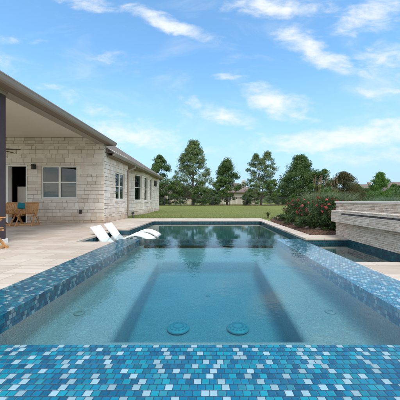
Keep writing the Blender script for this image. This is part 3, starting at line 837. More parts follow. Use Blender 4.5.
# patio wall (faces the camera); u runs from X=-10.5 to the corner
fw0 = -10.5
wu = lambda x: x - fw0
open_front = [(wu(-8.66), wu(-7.70), 0.0, 2.44), (wu(-7.12), wu(-5.60), 1.02, 2.40)]
hw = MB()
stone_wall(hw, (fw0, HY, 0), (1, 0, 0), (0, -1, 0), HX - fw0, 0.0, CEIL, open_front, seed=21, hmin=0.09, hmax=0.21, wmin=0.14, wmax=0.46)
# soldier course over window and quoins come from the same blocks
stone_wall(hw, (HX, HY + 0.001, 0), (0, 1, 0), (1, 0, 0), 3.05, 0.0, 3.25, [(1.28, 2.62, 0.98, 2.30)], seed=22, hmin=0.09, hmax=0.21, wmin=0.14, wmax=0.46)
# bow of the wing
bow = [(-5.0, 15.2), (-4.5, 17.3), (-4.5, 19.0), (-4.62, 20.6), (-4.58, 22.9), (-9.0, 22.9)]
bow_windows = [[(1.05, 1.90, 0.95, 2.62)], [(0.25, 1.15, 0.92, 2.60)], [(0.25, 1.15, 0.92, 2.60)], [], []]
stone_wall(hw, (HX, 13.85, 0), (-0.38, 0.93, 0), (0.93, 0.38, 0), 1.5, 0.0, 3.0, seed=33)
for k in range(5):
    a, b = Vector((*bow[k], 0)), Vector((*bow[k + 1], 0)); u = (b - a).normalized(); nn = Vector((u.y, -u.x, 0))
    if k == 4: nn = Vector((0, 1, 0))
    stone_wall(hw, a, u, nn, (b - a).length, -0.15, 3.0, bow_windows[k], seed=40 + k, hmin=0.11, hmax=0.27, wmin=0.16, wmax=0.5)
    for o in bow_windows[k]: window(a, u, nn, *o, cols=1, rows=2, fw=0.06)
hw.build('wall', ['mortar', 'limestone'], house, HO)
window((fw0, HY, 0), (1, 0, 0), (0, -1, 0), wu(-7.12), wu(-5.60), 1.02, 2.40, 2, 2, blind=True)
window((HX, HY + 0.001, 0), (0, 1, 0), (1, 0, 0), 1.28, 2.62, 0.98, 2.30, 2, 2)
# small wall vent on the far end of the wing
vt = MB(); va, vb = Vector((*bow[3], 0)), Vector((*bow[4], 0)); vu = (vb - va).normalized(); vn = Vector((vu.y, -vu.x, 0))
vfr = lambda u, z, w: tuple(va + vu * u + Vector((0, 0, z)) + vn * w)
vt.box(0.5, 1.2, 2.15, 2.6, 0.02, 0.06, fr=vfr)
for k in range(5): vt.box(0.54, 1.16, 2.19 + k * 0.08, 2.23 + k * 0.08, 0.06, 0.08, fr=vfr)
vt.build('wall_vent', 'dark_bronze', house, HO)
# door: frame, room beyond, pale box made up for the light patch reflected there
df = MB()
DX0, DX1, DZ = -8.66, -7.70, 2.44
df.box(DX0 + .002, DX0 + 0.16, HY - 0.03, HY + 0.2, 0, DZ - .002); df.box(DX1 - 0.05, DX1 - .002, HY - 0.03, HY + 0.2, 0, DZ - .002); df.box(DX0 + 0.16, DX1 - 0.05, HY - 0.03, HY + 0.2, DZ - 0.055, DZ - .002)
dfo = df.build('door_frame', 'white_frame', house, HO)
dr = MB()
a, b = DX0 - 0.6, DX1 + 0.8
fp = [(a, HY + 0.27, 0), (b, HY + 0.27, 0), (b, HY + 0.27, 2.7), (a, HY + 0.27, 2.7)]; bk = [(x, HY + 3.2, z) for x, _, z in fp]
dr.add(fp + bk, [(4, 5, 6, 7), (0, 1, 5, 4), (1, 2, 6, 5), (2, 3, 7, 6), (3, 0, 4, 7)])
dr.build('room', 'dark_room', dfo, HO)
dl = MB()
lx0, lx1 = DX0 + 0.2, DX0 + 0.62
dl.box(lx0, lx1, HY + 0.45, HY + 0.85, 0.75, 1.55)
dl.build('pale_box', 'cap_stone', dfo, HO)
# header / soffit / ceiling / gutters
cl = MB(); cl.box(fw0, -4.70, 2.0, HY - 0.03, CEIL, CEIL + 0.05)
cl.build('patio_ceiling', 'ceiling_cream', house, HO)
bm_ = MB(); bm_.box(-4.72, -4.43, 2.0, HY + 0.30, 3.305, CEIL - 0.002)
bm_.build('header_beam', 'trim_taupe', house, HO, bevel=0.01)
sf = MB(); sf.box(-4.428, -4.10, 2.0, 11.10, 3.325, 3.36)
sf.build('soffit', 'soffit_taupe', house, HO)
def gutter(pts_y0, pts_y1, xo, z0, z1):
    gmb = MB()
    prof = [(xo - 0.13, z0), (xo - 0.05, z0), (xo - 0.02, z0 + 0.03), (xo, z1 - 0.025), (xo + 0.012, z1 - 0.02), (xo + 0.012, z1), (xo - 0.02, z1), (xo - 0.02, z1 - 0.02), (xo - 0.13, z1 - 0.02)]
    n = len(prof)
    Vv = [(x, y, z) for y in (pts_y0, pts_y1) for x, z in prof]
    gmb.add(Vv, [(k, (k + 1) % n, n + (k + 1) % n, n + k) for k in range(n)] + [tuple(range(n - 1, -1, -1)), tuple(range(n, 2 * n))])
    return gmb
gutter(2.0, 11.10, -4.04, 3.30, 3.43).build('gutter', 'gutter_grey', house, HO, recalc=True)
fa = MB(); fa.box(-8.0, -4.06, 11.075, 11.11, 3.30, 3.42)
fa.build('fascia', 'trim_taupe', house, HO)
# patio roof (low slope) and wing hip roof
rf = MB()
rf.add([(-4.06, 1.9, 3.425), (-4.06, 11.15, 3.425), (-9.8, 11.15, 5.2), (-9.8, 1.9, 5.2),
        (-4.06, 1.9, 3.375), (-4.06, 11.15, 3.375), (-9.8, 11.15, 5.15), (-9.8, 1.9, 5.15)], [(0, 1, 2, 3), (7, 6, 5, 4), (0, 4, 5, 1), (1, 5, 6, 2), (2, 6, 7, 3), (3, 7, 4, 0)])
EX = -4.12; EZ = 2.99; FY = 22.75; RX = -8.2; RZ = 5.75; RY = FY - 4.1
rf.add([(EX, 10.9, EZ), (EX, FY, EZ), (RX, RY, RZ), (RX, 10.9, RZ), (2 * RX - EX, FY, EZ), (2 * RX - EX, 10.9, EZ)],
       [(0, 1, 2, 3), (1, 4, 2), (4, 5, 3, 2), (0, 5, 4, 1), (0, 3, 5)])
rf.build('roof', 'shingles', house, HO)
gutter(11.0, 14.3, -4.06, 2.87, 2.985).build('gutter', 'gutter_grey', house, HO, recalc=True)
gutter(14.3, FY, -4.10, 2.86, 2.975).build('gutter', 'gutter_grey', house, HO, recalc=True)
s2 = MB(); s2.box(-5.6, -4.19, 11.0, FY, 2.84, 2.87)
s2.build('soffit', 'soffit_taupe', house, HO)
# downspout with elbow at the inner corner
dsp = MB()
dsp.tube([(-4.14, 14.15, 2.86), (-4.14, 14.15, 2.74), (-4.40, 13.80, 2.55), (-4.41, 13.78, 2.4), (-4.41, 13.78, 0.28), (-4.36, 13.78, 0.12)], [0.04] * 6, 8)
dsp.build('downspout', 'trim_taupe', house, HO)
# patio column, dark mauve with a pale capital and plinth
cb = MB(); cb.box(-4.90, -4.462, 5.12, 5.60, 0.10, 3.22)
co = cb.build('column', 'mauve_stucco', house, HO, bevel=0.01)
cc = MB(); cc.box(-4.93, -4.437, 5.09, 5.63, 3.221, 3.304); cc.build('capital', 'trim_taupe', co, HO, bevel=0.006)
cc = MB(); cc.box(-4.93, -4.437, 5.09, 5.63, 0.0, 0.099); cc.build('plinth', 'white_frame', co, HO, bevel=0.006)

# wall lantern, outlet cover, ceiling fan
wl = thing('wall_lantern', 'small black lantern on the stone wall between patio door and window', 'lamp', (-7.38, HY - 0.02, 2.36))
x = MB(); x.box(-0.05, 0.05, -0.03, 0.0, -0.10, 0.10); x.build('back_plate', 'black_metal', wl)
x = MB(); x.box(-0.015, 0.015, -0.12, -0.03, 0.05, 0.075); x.lathe([(0.075, 0.0), (0.06, 0.05), (0.02, 0.08)], 12, 0, (0, -0.13, 0.03)); x.build('hood', 'black_metal', wl)
x = MB(); x.lathe([(0.05, -0.12), (0.06, 0.0), (0.06, 0.03)], 12, 0, (0, -0.13, 0)); x.build('shade', 'dark_bronze', wl)
ob = thing('outlet_cover', 'dark weatherproof outlet cover low on the stone wall', 'outlet', (-5.44, HY - 0.02, 0.47))
x = MB(); x.box(-0.06, 0.06, -0.05, 0, -0.08, 0.08); x.build('cover', 'dark_bronze', ob, bevel=0.008)
x = MB(); x.box(-0.05, 0.05, -0.058, -0.05, 0.05, 0.07); x.build('hinge', 'black_metal', ob)
fan = thing('ceiling_fan', 'dark ceiling fan hanging on a rod below the cream patio ceiling', 'fan', (-6.98, 8.3, CEIL))
x = MB(); x.lathe([(0.02, 0), (0.07, -0.01), (0.06, -0.06), (0.014, -0.08), (0.014, -0.88)], 14); x.build('rod', 'dark_bronze', fan)
x = MB(); x.lathe([(0.03, -0.86), (0.10, -0.89), (0.11, -0.99), (0.07, -1.04), (0.01, -1.05)], 18); x.build('motor', 'dark_bronze', fan)
for k in range(5):
    a = 2 * math.pi * k / 5 + 0.25
    x = MB(); x.box(0.09, 0.70, -0.065, 0.065, -0.99, -0.968, fr=lambda px, py, pz, a=a: (px * math.cos(a) - py * math.sin(a) * (0.7 + px * .6), px * math.sin(a) + py * math.cos(a) * (0.7 + px * .6), pz + py * 0.32))
    x.build('blade', 'dark_bronze', fan, bevel=0.003)
# small black garden light at the foot of the downspout
gl = thing('garden_light', 'little black garden light at the foot of the house downspout', 'lamp', (-4.2, 13.95, 0))
x = MB(); x.lathe([(0.05, 0), (0.05, 0.02), (0.025, 0.04), (0.025, 0.2)], 10); x.build('post', 'black_metal', gl)
x = MB(); x.lathe([(0.05, 0.2), (0.085, 0.24), (0.075, 0.30), (0.02, 0.34)], 12); x.build('hood', 'black_metal', gl)

# ================================================================== LOUNGERS on the sun shelf
def lounger(y0, wid, label, xoff=0.0, rz=0.0):
    t = thing('pool_lounger', label, 'lounger', (-2.4 + xoff, y0 + wid / 2, -0.33), rz, 'white loungers in the shallow water')
    up = [(-3.19, 0.235), (-3.15, 0.20), (-3.07, 0.09), (-2.96, -0.06), (-2.86, -0.19), (-2.78, -0.255), (-2.68, -0.275), (-2.58, -0.26), (-2.48, -0.205), (-2.36, -0.10), (-2.24, -0.03), (-2.10, 0.015), (-1.98, 0.025), (-1.86, 0.005), (-1.74, -0.04), (-1.62, -0.11), (-1.56, -0.16)]
    up = [(x + 2.4, z + 0.33) for x, z in up]
    N_ = len(up); m = MB()
    def nrm(i):
        a = up[max(0, i - 1)]; b = up[min(N_ - 1, i + 1)]; dx, dz = b[0] - a[0], b[1] - a[1]; l = math.hypot(dx, dz); return (-dz / l, dx / l)
    cols = [-wid / 2, -wid / 2 + 0.03, 0, wid / 2 - 0.03, wid / 2]
    dish = [0, -0.004, -0.012, -0.004, 0]
    ring_ = []
    for i in range(N_):
        nx, nz = nrm(i); x_, z_ = up[i]; tk = 0.05
        top = [(x_ + nx * ds, c, z_ + nz * ds) for c, ds in zip(cols, dish)]
        bot = [(x_ - nx * tk, c, z_ - nz * tk) for c in reversed(cols)]
        ring_.append(top + bot)
    n = len(ring_[0]); VV = [p for r in ring_ for p in r]; FF = []
    for i in range(N_ - 1):
        for k in range(n): FF.append((i * n + k, i * n + (k + 1) % n, (i + 1) * n + (k + 1) % n, (i + 1) * n + k))
    FF += [tuple(range(n - 1, -1, -1)), tuple((N_ - 1) * n + k for k in range(n))]
    m.add(VV, FF)
    o = m.build('body', 'lounger_white', t, recalc=True, smooth=True)
    bv = o.modifiers.new('Bevel', 'BEVEL'); bv.width = 0.012; bv.segments = 3; bv.limit_method = 'ANGLE'; bv.angle_limit = R(50)
    # support foot under the leg hump
    f = MB(); f.box(-2.08 + 2.4, -1.98 + 2.4, -wid / 2 + 0.05, wid / 2 - 0.05, 0.0, 0.285); f.build('support', 'lounger_white', t, bevel=0.01)
    return t
lounger(6.85, 0.58, 'white moulded lounger in shallow water, nearer the camera and overlapping the spa corner')
lounger(7.74, 0.54, 'white moulded lounger farther back, nearer the stone house')

# ================================================================== WOODEN CHAIRS
def make_chair(name='wooden_chair', lean=0.32):
    t = thing(name, 'x', 'chair', (0, 0, 0), 0, 'teak patio chairs')
    W2 = 0.27
    # front is +y; seat slats run across
    s = MB()
    for k in range(7):
        y = -0.20 + k * 0.072; s.box(-W2 + 0.03, W2 - 0.03, y, y + 0.06, 0.40 + 0.02 * k / 6, 0.42 + 0.02 * k / 6)
    s.box(-W2 + 0.03, -W2 + 0.06, -0.22, 0.30, 0.365, 0.399); s.box(W2 - 0.06, W2 - 0.03, -0.22, 0.30, 0.365, 0.399)
    s.build('seat', 'teak', t)
    bk = MB(); by = lambda z: -0.20 - (z - 0.42) * lean
    for k in range(8):
        x = -W2 + 0.045 + k * 0.0655
        bk.bar((x, by(0.46), 0.46), (x, by(0.86), 0.86), 0.056, 0.016, up=(0, 1, 0))
    bk.bar((-W2 + 0.01, by(0.885), 0.885), (W2 - 0.01, by(0.885), 0.885), 0.075, 0.03, up=(0, 1, -lean))
    bk.bar((-W2 + 0.01, by(0.47), 0.47), (W2 - 0.01, by(0.47), 0.47), 0.05, 0.028, up=(0, 1, -lean))
    bk.build('backrest', 'teak', t)
    for sx in (-1, 1):
        x = sx * W2
        l = MB(); l.bar((x, 0.36, 0), (x, by(0.9) , 0.9), 0.028, 0.05, up=(1, 0, 0)) if False else l.bar((x, 0.34, 0), (x, -0.16, 0.60), 0.05, 0.028, up=(1, 0, 0)); l.build('leg', 'teak', t)
        l = MB(); l.bar((x + sx * 0.03, -0.42, 0), (x + sx * 0.03, 0.20, 0.62), 0.05, 0.028, up=(1, 0, 0)); l.build('leg', 'teak', t)
        a = MB(); a.bar((x + sx * 0.02, by(0.62) - 0.0, 0.635), (x + sx * 0.02, 0.30, 0.635), 0.06, 0.024); a.build('armrest', 'teak', t, bevel=0.006)
        a = MB(); a.bar((x, by(0.64) , 0.64), (x, by(0.90), 0.90), 0.03, 0.04, up=(1, 0, 0)); a.bar((x, by(0.42), 0.42), (x, by(0.64), 0.64), 0.03, 0.04, up=(1, 0, 0)); a.build('back_post', 'teak', t)
    for sy, ex in ((0.30, 0), (-0.38, .03)):
        c = MB(); c.bar((-W2 - ex, sy, 0.05), (W2 + ex, sy, 0.05), 0.03, 0.04); c.build('stretcher', 'teak', t)
    for sx in (-1, 1):
        c = MB(); c.bar((sx * (W2 + .015), 0.36, 0.02), (sx * (W2 + .015), -0.44, 0.02), 0.03, 0.04); c.build('runner', 'teak', t)
    return t
ch0 = make_chair()
ch1 = copy_tree(ch0); ch2 = copy_tree(ch0)
for c, loc, rz, lab in ((ch0, (-7.62, 9.66, 0), math.pi + 0.10, 'slatted wooden chair just beside the dark patio column, in front of the open door'),
                        (ch1, (-6.90, 9.66, 0), math.pi + 0.26, 'slatted wooden chair on the patio nearest the stone wall window'),
                        (ch2, (-4.28, 4.74, 0), -1.56, 'wooden chair cut off by the left frame edge, in front of the dark column')):
    c.location = loc; c.rotation_euler = (0, 0, rz); c['label'] = lab; c.scale = (0.94,) * 3
pl = thing('throw_cushion', 'teal cushion propped between the two wooden patio chairs', 'cushion', (-7.10, 9.62, 0.66))
x = MB()
for i in range(9):
    for j in range(9): pass
gN = 10
VV = []; FF = []
for sgn in (1, -1):
    for i in range(gN + 1):
        for j in range(gN + 1):
            u, v = -1 + 2 * i / gN, -1 + 2 * j / gN
            bul = 0.055 * (1 - u ** 4) * (1 - v ** 4)
            VV.append((u * 0.125 * (1 - 0.06 * v * v), sgn * bul, v * 0.125 * (1 - 0.06 * u * u)))
    o_ = 0 if sgn == 1 else (gN + 1) ** 2
    for i in range(gN):
        for j in range(gN):
            a_ = o_ + i * (gN + 1) + j
            FF.append((a_, a_ + 1, a_ + gN + 2, a_ + gN + 1) if sgn == 1 else (a_, a_ + gN + 1, a_ + gN + 2, a_ + 1))
x.add(VV, FF); x.build('cover', 'teal_fabric', pl, smooth=True, weld=True)
pl.location = (-7.12, 9.66, 0.735); pl.rotation_euler = (0.18, 0.12, 0.35)

# ================================================================== TREES
def tree(name, label, x, y, h, w, base, mat, bark, n_clump, per, leaf, prof, seed, group=None, tone0=0.45, trunk_r=0.16, lean=0.0, tops=((0, 0, 1.0),), clump_r=0.10, z0=None):
    """prof(t): crown radius share at share t of the crown height; tops: leaders (dx, dy, height share)"""
    rnd = random.Random(seed); rng = np.random.default_rng(seed)
    z0 = gz(y) if z0 is None else z0
    t = thing(name, label, 'tree', (x, y, z0), 0, group)
    tm = MB()
    leaders = []
    for (dx, dy, hs) in tops:
        pts = []; n = 7
        for k in range(n):
            s = k / (n - 1)
            pts.append((dx * w * s ** 1.3 + lean * s + rnd.uniform(-.05, .05) * s, dy * w * s ** 1.3 + rnd.uniform(-.05, .05) * s, -0.05 + h * hs * 0.95 * s))
        tm.tube(pts, [trunk_r * (1 - 0.93 * (k / (n - 1)) ** 0.8) * (1.35 if k == 0 else 1) for k in range(n)], 7)
        leaders.append((pts, hs))
    C = []
    for k in range(n_clump):
        pts, hs = leaders[k % len(leaders)]
        tt = rnd.random() ** 0.85
        rr = prof(tt) * w * 0.5 * (0.75 if len(leaders) > 1 else 1.0)
        a = rnd.random() * 2 * math.pi
        q = math.sqrt(rnd.random())
        z = base + (h * hs - base) * tt
        s = min(1, z / (h * hs * 0.95)); f = s * (len(pts) - 1); i = min(len(pts) - 2, int(f)); p0 = Vector(pts[i]).lerp(Vector(pts[i + 1]), f - i)
        c = Vector((p0.x + rr * q * math.cos(a), p0.y + rr * q * math.sin(a), z))
        C.append((c, rnd.random()))
        if k % 2 == 0:          # limb out to this clump
            zs = max(base * 0.7, z - rr * q * 0.8 - 0.1)
            s2_ = min(1, zs / (h * hs * 0.95)); f = s2_ * (len(pts) - 1); i = min(len(pts) - 2, int(f)); b0 = Vector(pts[i]).lerp(Vector(pts[i + 1]), f - i)
            mid = b0.lerp(c, 0.5) + Vector((0, 0, -0.06 * rr))
            r0 = max(0.012, trunk_r * 0.35 * (1 - s2_ * 0.7))
            tm.tube([b0, mid, c], [r0, r0 * 0.6, r0 * 0.2], 5, cap=False)
    P = []; T = []
    for c, tv in C:
        cr = clump_r * w * rnd.uniform(0.7, 1.35)
        n = int(per * 2.7 * rnd.uniform(0.6, 1.4))
        q = rng.normal(size=(n, 3)); q *= np.minimum(1.0, 1.75 / np.linalg.norm(q, axis=1))[:, None]; q = q * np.array([cr, cr, cr * 0.7]) * 0.60
        P.append(q + np.array(c)); T.append(np.clip(tone0 + (tv - 0.5) * 0.5 + rng.normal(size=n) * 0.17, 0, 1))
    tm.build('trunk', bark, t, smooth=True)
    leaf_mesh('crown', np.concatenate(P), leaf * 0.58, np.concatenate(T), mat, t, seed=seed)
    return t

oval = lambda t: (max(0.0, math.sin(math.pi * (0.12 + 0.83 * t))) ** 0.75)
cone = lambda t: 0.16 + 0.84 * (1 - t ** 1.4) * min(1, 0.7 + t * 2)
egg = lambda t: max(0.08, (1 - t ** 2.2)) * min(1, 0.6 + 1.6 * t)
broad = lambda t: max(0.05, (1 - t ** 3)) * min(1, 0.75 + t)
G1 = 'trees along the back fence'
PXW = lambda px, Y: (px - 210) * Y / F
def H(py, Y): return (CAM_Z + (201 - py) * Y / F - gz(Y)) * 0.955
tree('shade_tree', 'dark green tree behind the far corner of the stone house', PXW(160, 41), 41, H(154, 41), 5.4, 1.2, 'leaf_oak', 'bark', 75, 120, 0.27, egg, 101, G1, 0.5)
tree('shade_tree', 'tallest grey-green tree with an airy pointed crown beyond the pool', PXW(193, 42), 42, H(139, 42), 8.0, 1.4, 'leaf_elm', 'pale_bark', 290, 62, 0.25, cone, 102, G1, 0.5, 0.2, clump_r=0.058)
tree('shade_tree', 'dark pointed tree just right of the tallest tree', PXW(227, 46), 46, H(158, 46), 6.0, 0.8, 'leaf_oak', 'bark', 120, 120, 0.27, egg, 103, G1, 0.55)
tree('shade_tree', 'thin twin-topped tree with sky showing through its crown', PXW(261, 44), 44, H(150, 44), 8.2, 1.6, 'leaf_elm', 'pale_bark', 185, 56, 0.25, egg, 104, G1, 0.4, 0.14, tops=((-0.10, 0, 0.96), (0.14, 0, 1.0)), clump_r=0.055)
tree('shade_tree', 'wide dense dark tree above the red flowering bushes', PXW(300, 44), 44, H(156, 44), 8.2, 0.7, 'leaf_oak', 'bark', 180, 130, 0.27, egg, 105, G1, 0.55, 0.22)
tree('shade_tree', 'rounded olive tree right of the wide dark tree', PXW(322, 41), 41, H(168, 41), 4.3, 0.6, 'leaf_young', 'bark', 60, 110, 0.24, oval, 106, G1, 0.35)
tree('shade_tree', 'low spreading tree with rusty brown patches behind the tall grass', PXW(343, 30), 30, H(172, 30), 4.6, 0.2, 'leaf_rust', 'bark', 130, 90, 0.17, broad, 107, G1, 0.4, 0.1)
tree('shade_tree', 'bright green pointed young tree above the waterfall wall', PXW(380, 26), 26, H(172, 26), 2.9, 0.1, 'leaf_bright', 'bark', 140, 80, 0.13, egg, 108, G1, 0.45, 0.05)
G2 = 'young trees by the lawn'
tree('young_tree', 'small young tree in front of the tallest trunk, left side', PXW(175, 39.5), 39.5, H(181, 39.5), 2.7, 1.0, 'leaf_young', 'pale_bark', 34, 90, 0.2, oval, 111, G2, 0.45, 0.06)
tree('young_tree', 'bushy young tree low in front of the tallest tree', PXW(201, 39.4), 39.4, H(181, 39.4), 3.1, 0.25, 'leaf_young', 'pale_bark', 44, 100, 0.2, broad, 112, G2, 0.35, 0.06)
tree('young_tree', 'small light green tree in front of the dark pointed tree', PXW(222, 39.6), 39.6, H(177, 39.6), 2.9, 1.1, 'leaf_young', 'pale_bark', 36, 95, 0.2, oval, 113, G2, 0.5, 0.06)
tree('young_tree', 'light green young tree below the thin twin-topped tree', PXW(271, 39.5), 39.5, H(180, 39.5), 3.0, 0.9, 'leaf_young', 'pale_bark', 38, 95, 0.2, oval, 114, G2, 0.55, 0.06)
tree('young_tree', 'slim pale young tree left of the twin-topped tree trunk', PXW(255, 40.2), 40.2, H(182, 40.2), 2.1, 0.9, 'leaf_elm', 'pale_bark', 26, 80, 0.2, oval, 115, G2, 0.5, 0.05)
for k, (px, Y, py, w_, mt_) in enumerate(((152, 52, 188, 4.5, 'leaf_oak'), (183, 55, 187, 5, 'leaf_young'), (210, 54, 189, 4.5, 'leaf_oak'), (251, 56, 189, 4, 'leaf_young'), (285, 52, 183, 5, 'leaf_oak'),
        (277, 60, 190, 5, 'leaf_elm'), (333, 50, 180, 5, 'leaf_oak'), (357, 48, 184, 4, 'leaf_young'), (372, 50, 186, 4, 'leaf_oak'), (394, 40, 184, 3.4, 'leaf_young'), (405, 36, 180, 3.4, 'leaf_oak'), (366, 36, 189, 2.8, 'leaf_oak'))):
    wh = ('behind the fence beside the house corner', 'behind the fence right behind the tallest tree', 'in the gap left of the dark pointed tree', 'in the gap left of the twin-topped tree', 'in the gap left of the wide dark tree',
          'under the twin-topped crown, farther back', 'between the olive tree and the rusty tree', 'just right of the rusty tree', 'directly behind the bright young tree', 'right of the bright young tree, before the roof', 'cut by the right edge of the view', 'low and dark, left of the bright young tree')[k]
    tree('bushy_tree', 'low bushy tree ' + wh, PXW(px, Y), Y, H(py, Y), w_, 0.1, mt_, 'bark', 46, 70, 0.28, broad, 160 + k, 'bushy trees beyond the fence', 0.35, 0.08)
def shrub(name, label, x, y, h, w, mat, seed, n=26, per=90, leaf=0.1, tone0=0.45, z0=None, group='shrubs along the fence'):
    rng = np.random.default_rng(seed); rnd = random.Random(seed)
    z0 = gz(y) if z0 is None else z0
    t = thing(name, label, 'shrub', (x, y, z0), 0, group)
    sm = MB()
    P = []; T = []
    for k in range(n):
        a = rnd.random() * 6.283; q = math.sqrt(rnd.random()); tt = rnd.random()
        rr = w / 2 * q * math.sin(math.pi * (0.25 + 0.65 * tt)); c = np.array((rr * math.cos(a), rr * math.sin(a), h * (0.12 + 0.8 * tt)))
        if k % 2 == 0: sm.tube([(0.05 * math.cos(a), 0.05 * math.sin(a), -0.02), tuple(c * np.array((0.6, 0.6, 0.55))), tuple(c)], [0.012 * h, 0.008 * h, 0.003], 5)
        m = int(per * rnd.uniform(0.6, 1.4)); P.append(c + np.clip(rng.normal(size=(m, 3)), -1.6, 1.6) * np.array((w, w, h)) * 0.085); T.append(tone0 + (rnd.random() - .5) * 0.4 + rng.normal(size=m) * 0.16)
    sm.build('stem', 'bark', t)
    P = np.concatenate(P); P[:, 2] = np.abs(P[:, 2])
    leaf_mesh('foliage', P, leaf, np.concatenate(T), mat, t, seed=seed)
    return t
shrub('shrub', 'dark clipped shrub at the fence between the pointed tree and twin-topped tree', PXW(246, 39.3), 39.3, 1.75, 1.5, 'leaf_oak', 131, leaf=0.16, tone0=0.35)
shrub('shrub', 'low dark shrub at the fence below the wide dark tree', PXW(294, 39.6), 39.6, 1.5, 2.2, 'leaf_oak', 132, leaf=0.16)
shrub('shrub', 'low shrub at the fence beside the stone house corner', PXW(165, 40.3), 40.3, 1.1, 2.4, 'leaf_oak', 133, leaf=0.16)
shrub('shrub', 'low round shrub behind the fence below the dark pointed tree', PXW(215, 44), 44, 1.3, 2.2, 'leaf_oak', 134, leaf=0.18)
shrub('shrub', 'olive shrub by the lawn just left of the red flowering bushes', PXW(293, 24), 24, 1.45, 0.9, 'leaf_young', 135, leaf=0.1, tone0=0.3)

# hedgerow far off, reads as one mass
P = []; T = []
rng = np.random.default_rng(77)
for k in range(900):
    X = rng.uniform(-75, 120); Y = rng.uniform(95, 135); hh = rng.uniform(3.5, 8.5)
    m = 60; P.append(np.array((X, Y, 0)) + rng.random((m, 3)) * np.array((0, 0, hh * 0.75)) + rng.normal(size=(m, 3)) * np.array((1.6, 1.6, 0.3)))
    T.append(np.clip(0.4 + rng.normal() * 0.2 + rng.normal(size=m) * 0.15, 0, 1))
tag(leaf_mesh('far_woods', np.concatenate(P), 0.6, np.concatenate(T), 'leaf_elm', seed=5), 'far line of low woods behind the neighbouring houses', 'woods', kind='stuff')

# ================================================================== FENCE
fy = 38.0
fence = thing('iron_fence', 'black iron picket fence along the far side of the lawn', 'fence', (0, fy, 0))
rl = MB()
for zz in (0.35, 1.25, 1.42): rl.box(-32, 40, fy - 0.015, fy + 0.015, zz, zz + 0.035)
rl.build('rail', 'black_metal', fence, (0, fy, 0))
pk = MB()
px_ = -32.0
while px_ < 40:
    pk.box(px_ - 0.008, px_ + 0.008, fy - 0.008, fy + 0.008, 0.28, 1.52); px_ += 0.125
o = pk.build('picket', 'black_metal', fence, (0, fy, 0)); o['kind'] = 'stuff'
pmesh = None
for k in range(30):
    X = -31 + k * 2.42
    if pmesh is None:
        pm_ = MB(); pm_.box(-0.035, 0.035, -0.035, 0.035, 0.0, 1.62); pm_.box(-0.045, 0.045, -0.045, 0.045, 1.62, 1.66)
        p0 = pm_.build('post', 'black_metal', fence, (0, 0, -0.2)); p0.location = (X, 0, 0); pmesh = p0
    else:
        p = pmesh.copy(); COL.objects.link(p); p.parent = fence; p.location = (X, 0, 0)

# ================================================================== NEIGHBOUR HOUSES
def far_house(label, x, y, w, dpt, wall_h, roof_h, wall, seed, ridge=0.45):
    t = thing('neighbour_house', label, 'house', (x, y, 0.2), 0, 'neighbouring houses')
    m = MB(); m.box(-w / 2, w / 2, -dpt / 2, dpt / 2, -0.3, wall_h); m.build('wall', wall, t)
    r = MB(); e = 0.5; a = w / 2 + e; b = dpt / 2 + e; rr = w / 2 * ridge
    r.add([(-a, -b, wall_h - .05), (a, -b, wall_h - .05), (a, b, wall_h - .05), (-a, b, wall_h - .05), (-rr, 0, wall_h + roof_h), (rr, 0, wall_h + roof_h),
           (-a, -b, wall_h - .25), (a, -b, wall_h - .25), (a, b, wall_h - .25), (-a, b, wall_h - .25)],
          [(0, 1, 5, 4), (1, 2, 5), (2, 3, 4, 5), (3, 0, 4), (6, 7, 1, 0), (7, 8, 2, 1), (8, 9, 3, 2), (9, 6, 0, 3), (9, 8, 7, 6)])
    ro = r.build('roof', 'far_shingles', t)
    c = MB(); c.box(w * 0.18, w * 0.18 + 0.8, 0.4, 1.2, wall_h + roof_h * .45, wall_h + roof_h + 0.7); c.build('chimney', wall, ro)
    rnd = random.Random(seed); k = int(w / 3.2)
    for i in range(k):
        X = -w / 2 + w * (i + 0.5) / k
        f = MB(); f.box(X - 0.65, X + 0.65, -dpt / 2 - 0.06, -dpt / 2 - 0.004, 0.9, 2.3); fo = f.build('window', 'white_frame', t)
        g2 = MB(); g2.box(X - 0.56, X - 0.03, -dpt / 2 - 0.075, -dpt / 2 - 0.062, 0.99, 2.21); g2.box(X + 0.03, X + 0.56, -dpt / 2 - 0.075, -dpt / 2 - 0.062, 0.99, 2.21); g2.build('pane', 'far_window', fo)
    return t
far_house('tan neighbouring house glimpsed beyond the fence left of the tallest tree', PXW(166, 72), 72, 15, 10, 2.9, 2.6, 'far_wall_tan', 1)
far_house('pale neighbouring house with grey peaked roof between the dark pointed and twin-topped trees', PXW(236, 66), 66, 9, 9, 2.9, 2.5, 'far_wall_cream', 2, 0.1)
far_house('neighbouring house with brown roof showing left of the bright green young tree', PXW(364, 78), 78, 9, 9, 3.2, 2.6, 'far_wall_tan', 3, 0.35)
far_house('neighbouring house with brown roof at the right edge of the view', PXW(398, 60), 60, 9, 9, 2.8, 2.4, 'far_wall_tan', 4, 0.35)

